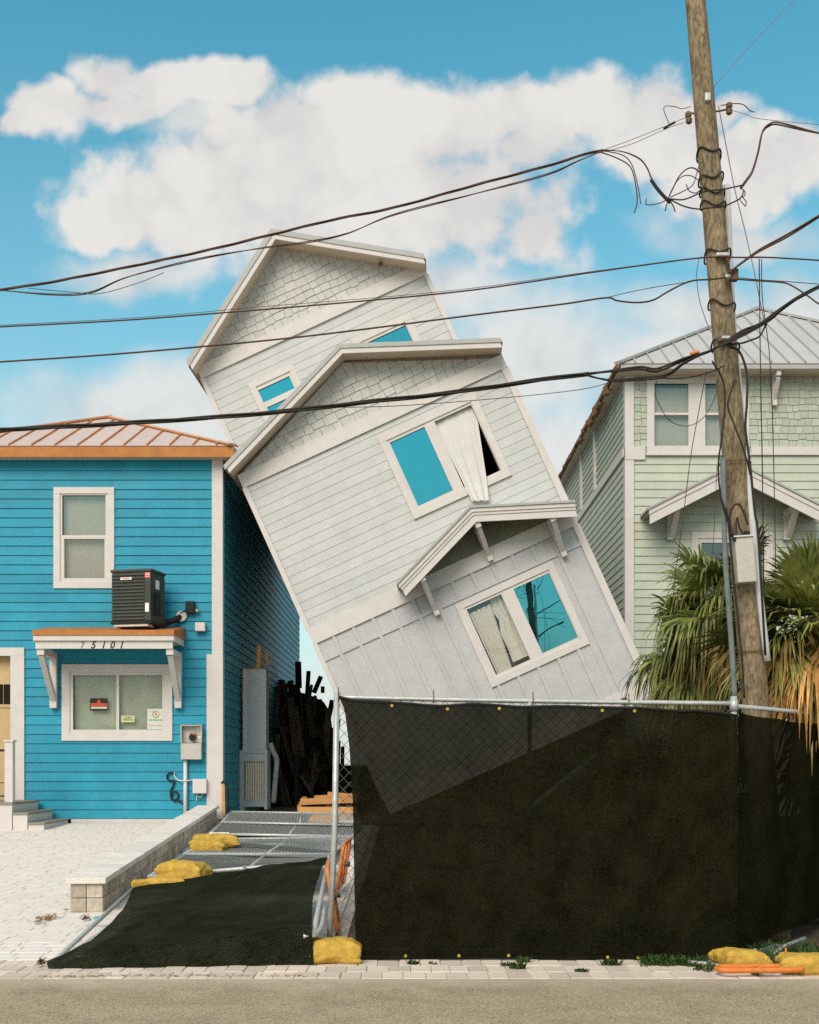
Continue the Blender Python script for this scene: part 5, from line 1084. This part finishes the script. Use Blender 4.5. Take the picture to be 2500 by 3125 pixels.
# ------------------------------------------------------------------ sandbags
def sandbag(label, c, w, d, h, rz=0.0, seed=0, ears=True, tilt=0.0):
    mb = MB(); nu, nv = 56, 28; vs = []; 
    def sp(v, e): return math.copysign(abs(v) ** e, v)
    for i in range(nv + 1):
        ph = -math.pi / 2 + math.pi * i / nv
        for j in range(nu):
            t = 2 * math.pi * j / nu
            x = w / 2 * sp(math.cos(ph), .55) * sp(math.cos(t), .55); y = d / 2 * sp(math.cos(ph), .6) * sp(math.sin(t), .6); z = h / 2 * sp(math.sin(ph), .75)
            crn = abs(math.cos(t) * math.sin(t)) * 2
            e = 1 + (0.30 * crn ** 5 if ears else 0)
            n1 = mnoise.noise(Vector((x * 7 + seed * 3.1, y * 7, z * 7))); n2 = mnoise.noise(Vector((x * 19 + seed, y * 19, z * 19 + 5))); n3 = abs(mnoise.noise(Vector((x * 14 + 9 + seed, y * 5, z * 26))))
            n4 = mnoise.noise(Vector((x * 34 + seed, y * 34, z * 50))); k = 1 + 0.15 * n1 + 0.08 * n2 - 0.12 * n3 + 0.035 * n4
            z2 = max(z * k, -h / 2 * 0.86)
            z2 -= 0.18 * h * max(0, abs(x) / (w / 2) - 0.55) * (1 if z > 0 else 0)
            vs.append((x * e * k, y * e * k, z2 + h * 0.43))
    fs_ = [(i * nu + j, i * nu + (j + 1) % nu, (i + 1) * nu + (j + 1) % nu, (i + 1) * nu + j) for i in range(nv) for j in range(nu)]
    mb.add(vs, fs_)
    o = mb.build('sandbag', m_bag, None, smooth=True); o.location = c; o.rotation_euler = (0, tilt, rz)
    return tag(o, label, 'sandbag', 'yellow sandbags')
z_ = lambda px, py, D: W(px, py, D)
sandbag('plump yellow sandbag weighing down the left end of the standing fence', W(1022, 2934, 9.35), 0.40, 0.30, 0.20, 0.05, 1)
sandbag('upper of two heaped yellow sandbags on the near fallen panels', W(562, 2694, 12.45), 0.48, 0.36, 0.25, -0.2, 2)
sandbag('flat yellow sandbag lying in front of the heaped one', W(508, 2710, 12.15), 0.46, 0.26, 0.12, -0.05, 3)
sandbag('small yellow sandbag end at far left corner of the black screen', W(426, 2712, 12.1), 0.15, 0.14, 0.10, 0.3, 4)
sandbag('yellow sandbag with drooping ends by the low block wall', W(655, 2585, 16.6), 0.62, 0.40, 0.20, 0.1, 5)
o = sandbag('yellow sandbag end sagging off the panel below the drooping one', W(640, 2604, 16.2), 0.42, 0.30, 0.20, 0.0, 6)
sandbag('yellow sandbag strapped by a grey bar at the fence end', W(2265, 2958, 8.98), 0.33, 0.24, 0.17, 0.1, 7, tilt=0.12)
sandbag('yellow sandbag lying nearest the right edge of the pavement', W(2452, 2972, 8.85), 0.36, 0.26, 0.16, -0.1, 8)
sandbag('dusty yellow sandbag half hidden behind the strapped one', W(2222, 2942, 9.25), 0.22, 0.22, 0.13, 0.4, 9)
# bent end of a collapsed panel at the right
bp = empty('bent_fence_end', W(2350, 2930, 9.3), 'bent grey tubes and torn chain link by the right sandbags', 'fence wreckage')
for pts, r_ in (([(2303, 2898, 9.3), (2325, 2945, 9.2)], .016), ([(2330, 2940, 9.2), (2390, 2890, 9.6), (2455, 2864, 10.0)], .018), ([(2100, 2935, 9.15), (2160, 2941, 9.1), (2242, 2953, 8.95)], .014), ([(2243, 2900, 9.0), (2246, 2962, 8.85)], .013)):
    MB().tube([W(*p) for p in pts], r_, 8).build('frame_tube', m_steel, bp, smooth=True)
m_ = MB(); chain(m_, W(2328, 2938, 9.2), W(2400, 2888, 9.6), W(2370, 2880, 9.6), W(2305, 2900, 9.3), 0.06, 0.0028); tag(m_.build('chain_mesh', m_wire, bp), kind='stuff')
for i, pts in enumerate(([(2318, 2932, 8.9), (2332, 2952, 8.85), (2344, 2962, 8.8)], [(2352, 2966, 8.8), (2360, 2945, 8.85), (2366, 2966, 8.8)], [(2396, 2930, 8.95), (2399, 2893, 9.0)])):
    MB().tube([W(*p) for p in pts], .008, 6).build('orange_tie', m_orange, bp, smooth=True)

# ------------------------------------------------------------------ alley: column, lumber, wreckage
pc = empty('broken_porch_column', W(775, 2470, 25.2), 'tall grey boxed porch column on a wide louvered base in the alley', 'column')
def CXp(px, D=25.0): return (px - CX) / FPX * D
def CZp(py, D=25.0): return EYE + (HY - py) / FPX * D
MB().box(CXp(742), CXp(812), 25.0, 25.45, CZp(2300), CZp(2043)).build('shaft', m_colgrey, pc)
MB().box(CXp(742) - .002, CXp(753), 24.985, 25.46, CZp(2299), CZp(2043) + .002).build('edge_board', m_white, pc)
mb = MB(); mb.box(CXp(724), CXp(747), 24.9, 25.5, CZp(2478), CZp(2290)); mb.box(CXp(808), CXp(817), 24.92, 25.5, CZp(2470), CZp(2288)); mb.box(CXp(747) + .001, CXp(808) - .001, 24.95, 25.5, CZp(2324), CZp(2301)); mb.box(CXp(747) + .001, CXp(808) - .001, 24.95, 25.5, CZp(2462), CZp(2446)); mb.build('base', m_colgrey, pc)
for k in range(8):
    x = CXp(750 + k * 7.1); MB().box(x, x + 0.04, 24.98, 25.05, CZp(2446) + .001, CZp(2324) - .001).build('louvre_slat', m_cream, pc)
MB().box(CXp(698), CXp(720), 24.9, 24.95, CZp(2478), CZp(2395)).build('loose_board', m_colgrey, pc)
MB().beam(W(789, 2044, 25.2), W(792, 1972, 25.2), 0.09, 0.09, up=(0, 1, 0)).build('stud', m_lumber, pc)
MB().beam(W(818, 2030, 25.3), W(814, 1992, 25.3), 0.06, 0.06, up=(0, 1, 0)).build('stud', m_lumber, pc)
MB().box(CXp(744), CXp(808), 25.05, 25.4, CZp(2043) + .003, CZp(2038)).build('splintered_top', m_lumber, pc)
tag(MB().tube(smoothpts([W(835, 2450, 24.5), W(840, 2390, 24.5), W(845, 2330, 24.5), W(843, 2312, 24.5), W(832, 2290, 24.5), W(826, 2268, 24.5)]), 0.055, 8).build('bent_pipe', m_conduit, None, smooth=True), 'bent greenish pipe sticking up right of the grey column', 'pipe')
tag(MB().beam(W(683, 2490, 22.3), W(681, 2395, 22.4), 0.06, 0.04, up=(0, 1, 0)).build('wood_stake', m_lumber), 'short wooden stake leaning by the blue house corner', 'stake')
tag(MB().tube(smoothpts([W(676, 2390, 22.4), W(686, 2385, 22.35), (W(695, 2410, 22.3)), W(697, 2450, 22.3), W(696, 2480, 22.3)]), 0.02, 6).build('hose', m_black, None, smooth=True), 'dark hose drooping beside the wooden stake', 'hose')
lp = empty('lumber_pile', W(1000, 2470, 23.8), 'pile of raw orange boards behind the left fence post', 'lumber pile')
for (x0, y0, x1, y1, D, w, h, dp) in ((912, 2474, 1090, 2474, 23.4, .25, .14, 0), (918, 2447, 1090, 2440, 23.7, .22, .12, 0), (960, 2432, 1090, 2425, 23.9, .25, .05, 0), (1000, 2424, 1095, 2432, 24.0, .2, .10, 0)):
    MB().beam(W(x0, y0, D), W(x1, y1, D + .05), w, h).build('board', m_lumber, lp)
MB().beam(W(915, 2470, 23.6), W(930, 2440, 24.6), .10, .12).build('board', m_lumber, lp); MB().beam(W(1000, 2458, 23.8), W(1060, 2440, 25), .12, .06).build('board', m_lumber, lp)
pz0, pz1 = W(938, 2513, 20.9), W(1080, 2514, 20.9); pz2, pz3 = W(1079, 2488, 22.3), W(955, 2488, 22.3)
tag(MB().hexa([pz0, pz1, pz2, pz3] + [p + Vector((0, 0, .018)) for p in (pz0, pz1, pz2, pz3)]).build('plywood_sheet', m_ply), 'orange plywood sheet lying on the far fallen panel', 'plywood sheet')
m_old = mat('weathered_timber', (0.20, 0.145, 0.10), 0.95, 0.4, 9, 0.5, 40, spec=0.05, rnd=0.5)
dh = empty('debris_heap', W(940, 2400, 31), 'dark heap of broken house timbers filling the back of the alley', 'debris heap')
random.seed(5)
MB().prism([W(700, 2470, 33.0), W(1025, 2470, 33.0), W(1022, 2300, 33.0), W(1004, 2170, 33.0), W(985, 2140, 33.0), W(945, 2120, 33.0), W(905, 2110, 33), W(700, 2110, 33)], (0, 0.5, 0)).build('wall_shade_backing', m_shadewood, dh)
for k in range(95):
    px = random.uniform(840, 1030); top = interp(px, [(840, 2070), (905, 2075), (960, 2110), (1005, 2130), (1030, 2270)]) + random.choice([random.uniform(0, 40), random.uniform(40, 260), random.uniform(60, 260)]); D = random.uniform(31.5, 32.8)
    a = W(px, min(top + random.uniform(60, 200), 2455), D); b = W(px + random.uniform(-30, 25) * (1 if top < 2200 else 2), top, D + random.uniform(-.4, .2)); MB().beam(a, b, random.uniform(.05, .18), random.uniform(.04, .12), up=(random.uniform(-.4, .4), 1, 0)).build('timber', random.choice([m_shadewood, m_old, m_old]), dh)
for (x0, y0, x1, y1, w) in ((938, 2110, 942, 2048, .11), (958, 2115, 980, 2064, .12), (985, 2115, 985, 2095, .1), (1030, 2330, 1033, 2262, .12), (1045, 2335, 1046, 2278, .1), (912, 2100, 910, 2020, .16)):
    MB().beam(W(x0, y0, 32.5), W(x1, y1, 32.5), w, w, up=(0, 1, 0)).build('timber', m_shadewood, dh)
MB().prism([W(1020, 2470, 33.2), W(1300, 2470, 33.2), W(1300, 2340, 33.2), W(1052, 2336, 33.2), W(1020, 2325, 33.2)], (0, 0.4, 0)).build('wall_shade_backing', m_shadewood, dh)
MB().prism([W(1301, 2470, 33.2), W(1752, 2470, 33.2), W(1752, 2120, 33.2), W(1640, 2175, 33.2), W(1500, 2215, 33.2), W(1380, 2290, 33.2), W(1301, 2330, 33.2)], (0, 0.4, 0)).build('wall_shade_backing', m_shadewood, dh)  # added dark sheet standing in for the shaded void under the tipped house
tag(MB().tube([W(1620, 2465, 20.5), W(1870, 2262, 21.5)], 0.05, 8).build('loose_pipe', m_conduit, None, smooth=True), 'long pale pipe slanting up under the tipped house behind the screen', 'pipe')
for i, (x, y, lean, lab) in enumerate(((1.6, 24.2, 0.25, 'short broken timber pile under the low end of the tipped house'), (3.6, 24.6, 0.12, 'tall broken timber pile under the raised end of the tipped house'))):
    tag(MB().beam((x, y, 0.4), (x - lean * 1.4, y, 0.4 + 0.35 + 0.42 * x), 0.25, 0.25, up=(0, 1, 0)).build('timber_pile', m_shadewood), lab, 'timber pile')

# ------------------------------------------------------------------ palms
def fan_leaf(mb, base, d, L_, n, spread, droop, rng, wid=0.020):
    """costapalmate leaf: petiole plus tapering leaflets that bend under their weight"""
    d = d.normalized(); side = d.cross(Vector((0, 0, 1))); side = side.normalized() if side.length > .05 else Vector((1, 0, 0)); up_ = side.cross(d).normalized()
    roll = rng.uniform(-.5, .5); side, up_ = side * math.cos(roll) + up_ * math.sin(roll), up_ * math.cos(roll) - side * math.sin(roll)
    pet = L_ * rng.uniform(.35, .5); g = Vector((0, 0, -1))
    pts = [base + d * pet * t + g * droop * .25 * pet * t * t for t in (0, .5, 1)]
    mb.tube(pts, [.012, .010, .008], 4)
    o = pts[-1]
    for i in range(n):
        a = -spread + 2 * spread * i / (n - 1) + rng.uniform(-.05, .05)
        ca = abs(a) / spread; ll = L_ * .75 * (1 - .35 * ca ** 2) * rng.uniform(.85, 1.1); o2 = o + d * L_ * .12 * (1 - ca)
        dirv = (d * math.cos(a) + side * math.sin(a) + up_ * (.18 + .25 * ca * rng.uniform(.3, 1))).normalized()
        wv = dirv.cross(up_).normalized() * wid * rng.uniform(.8, 1.2); dr = droop * rng.uniform(.5, 1.5); brk = rng.uniform(.55, .8)
        ps = []
        for k, t in enumerate((0.0, .3, .6, .82, 1.0)):
            p = o2 + dirv * ll * t + g * dr * ll * (t ** 2.2) * .55
            if t > brk: p += g * ll * (t - brk) * dr * 1.3 - dirv * ll * (t - brk) * .5 * min(1, dr)
            ps.append(p)
        ws = (.35, 1.0, .8, .45)
        vs = []
        for p, q in zip(ps[:-1], ws): vs += [p - wv * q, p + wv * q]
        vs.append(ps[-1]); b = len(mb.v)
        mb.v += vs; mb.f += [(b, b + 1, b + 3, b + 2), (b + 2, b + 3, b + 5, b + 4), (b + 4, b + 5, b + 7, b + 6), (b + 6, b + 7, b + 8)]
def palm(name, label, base, crown, L_, specs, seed):
    rng = random.Random(seed); o = empty(name, base, label, 'palm', 'palms behind the fence')
    base, crown = Vector(base), Vector(crown); pts = [base + (crown - base) * t + Vector((.03 * math.sin(t * 5), 0, 0)) for t in [i / 12 for i in range(13)]]
    tr = MB().tube(pts, [.15 + .02 * (i % 2) for i in range(13)], 12).build('trunk', m_trunk, o)
    for (n, az0, az1, e0, e1, ls, m, dr) in specs:
        for i in range(n):
            az = R(az0 + (az1 - az0) * (i + rng.uniform(.1, .9)) / n); el = R(rng.uniform(e0, e1))
            d = Vector((math.cos(az) * math.cos(el), math.sin(az) * math.cos(el), math.sin(el))); mb = MB()
            fan_leaf(mb, crown + Vector((rng.uniform(-.06, .06), rng.uniform(-.06, .06), rng.uniform(-.12, .1))), d, L_ * ls * rng.uniform(.85, 1.12), rng.randint(26, 34), R(rng.uniform(75, 105)), dr, rng)
            mb.build('leaf', m, o)
    for i in range(15):                               # old leaves still hanging on the trunk
        az = R(rng.uniform(150, 390)); d = Vector((math.cos(az) * .45, math.sin(az) * .45, -.9)); mb = MB()
        fan_leaf(mb, base + (crown - base) * rng.uniform(.35, .85), d, .75 * rng.uniform(.85, 1.1), 22, R(80), .6, rng); mb.build('leaf', m_leafrot, o)
LG = m_leaf
# azimuth: 0 = right, 180 = left, 270 = towards the camera
palm('palm', 'palm with drooping fans left of the utility pole', (3.0, 12.1, .1), W(2222, 1825, 12.0), .70,
     [(9, 90, 300, 10, 70, .95, LG, .45), (10, 130, 290, -25, 15, 1.0, LG, .9), (5, 300, 440, -10, 50, .8, LG, .5), (7, 140, 290, -50, -20, .95, m_leafold, .9), (8, 140, 300, -75, -45, .85, m_leafdead, .7)], 3)
palm('palm', 'lower bushy palm with browned tips beside the leaning house', (2.75, 12.6, .1), W(2150, 1985, 12.4), .66,
     [(9, 110, 290, 0, 55, .95, LG, .6), (10, 130, 300, -30, 5, 1.0, LG, .9), (6, 140, 300, -55, -25, .95, m_leafold, .9), (10, 150, 310, -75, -35, .85, m_leafdead, .8)], 8)
palm('palm', 'large palm with wide open fans right of the utility pole', (3.85, 11.3, .1), W(2500, 1890, 11.2), .80,
     [(10, 60, 300, 30, 80, .85, LG, .15), (14, 150, 330, -10, 30, 1.15, LG, .25), (8, 150, 330, -40, -10, 1.15, LG, .5), (14, 150, 330, -60, -15, 1.2, m_leafold, .6), (11, 150, 340, -75, -35, 1.2, m_leafdead, .6)], 5)

lpm = empty('palmetto', (2.35, 13.2, .1), 'low palmetto seen faintly through the fence screen below the left palm', 'palmetto'); rng = random.Random(12)
for i in range(26):
    az, el = R(rng.uniform(120, 420)), R(rng.uniform(-10, 75)); mb = MB()
    fan_leaf(mb, Vector((2.35 + rng.uniform(-.25, .25), 13.2 + rng.uniform(-.3, .2), rng.uniform(.4, 1.3))), Vector((math.cos(az) * math.cos(el), math.sin(az) * math.cos(el), math.sin(el))), .8, 26, R(95), .4, rng); mb.build('leaf', m_leafrot if i % 3 else m_leaf, lpm)

# ------------------------------------------------------------------ weeds and litter
def tuft(mb, c, r, h, n, rng):
    for i in range(n):
        a = rng.uniform(0, 6.28); rr = r * math.sqrt(rng.random()); p = Vector((c[0] + rr * math.cos(a), c[1] + rr * math.sin(a) * .7, c[2])); l = h * rng.uniform(.4, 1.1); b = rng.uniform(0, 6.28)
        d = Vector((math.cos(b) * .6, math.sin(b) * .6, 1)).normalized(); w = Vector((-math.sin(b), math.cos(b), 0)) * rng.uniform(.004, .010)
        q = p + d * l * .6; e = p + d * l + Vector((math.cos(b), math.sin(b), 0)) * l * .3; k = len(mb.v)
        mb.v += [p - w * .5, p + w * .5, q + w, q - w, e]; mb.f += [(k, k + 1, k + 2, k + 3), (k + 3, k + 2, k + 4)]
rng = random.Random(4)
for (px, py, r, h, n, lab) in ((1540, 2948, .035, .04, 30, 'tiny low weed in the pavers left of the forked one'), (1578, 2956, .06, .06, 70, 'dark green weed in a paver joint below the fence middle'), (1597, 2938, .05, .06, 50, 'green weed sprig touching the screen hem'),
                         (1776, 2966, .05, .035, 40, 'sparse flat weed between pavers right of the fence middle'), (1866, 2946, .08, .06, 90, 'wide green weed tuft against the screen hem'), (1260, 2945, .045, .05, 45, 'small green weed right of the big sandbag'), (1322, 2944, .03, .03, 20, 'little dry weed between the sandbag and the fence post')):
    D = FPX * EYE / (py - HY); mb = MB(); tuft(mb, W(px, py, D), r, h, n, rng); tag(mb.build('weed', m_weed), lab, 'weed', 'weeds in the pavement')
mb = MB()
for k in range(420):
    px = rng.uniform(1960, 2520); py = rng.uniform(2905, 2966) if px > 2130 else rng.uniform(2934, 2950); D = FPX * EYE / (py - HY); tuft(mb, W(px, py, D), .05, .07 + .06 * (px > 2300), 5, rng)
tag(mb.build('undergrowth', m_weed), 'ragged weeds round the sandbags at the fence end', 'weeds', kind='stuff')
mb = MB()
def flake(c, s):
    a = rng.uniform(0, 6.28); e, f_ = Vector((math.cos(a), math.sin(a), rng.uniform(-.3, .3))) * s, Vector((-math.sin(a), math.cos(a), rng.uniform(-.3, .3))) * s * .5; k = len(mb.v)
    mb.v += [c - e, c - f_, c + e, c + f_]; mb.f.append((k, k + 1, k + 2, k + 3))
for k in range(150):
    px, py = rng.gauss(140, 18), rng.gauss(2810, 6); D = 11.4; flake(Vector(((px - CX) / FPX * D, D + (2810 - py) * .03, gz(D) + .012)), rng.uniform(.01, .03))
for k in range(160):
    px, py = rng.gauss(262, 8), rng.gauss(2802, 6); flake(W(px, py, 10.95) * 1.0, rng.uniform(.008, .02))
for k in range(260):
    px = rng.uniform(100, 1000); py = 2979 + rng.gauss(0, 1.5) + (3 if px < 300 else 0); flake(W(px, py, FPX * EYE / (py - HY)) + Vector((0, 0, .008)), rng.uniform(.006, .016))
for k in range(60):
    px, py = rng.gauss(128, 7), rng.gauss(2935, 7); flake(W(px, py, 9.1) + Vector((0, 0, .0)), rng.uniform(.01, .03))
tag(mb.build('leaf_litter', m_litter), 'dry brown leaf litter on the driveway and along the road edge', 'leaf litter', kind='stuff')
c = W(296, 2803, 10.9); tag(MB().hexa([c + Vector(v) for v in ((-.04, -.03, 0), (.05, -.03, 0), (.06, .06, .01), (-.02, .05, .01), (-.04, -.03, .004), (.05, -.03, .004), (.06, .06, .014), (-.02, .05, .014))]).build('plastic_scrap', m_cyan), 'teal plastic scrap on the driveway beside the black screen', 'scrap')
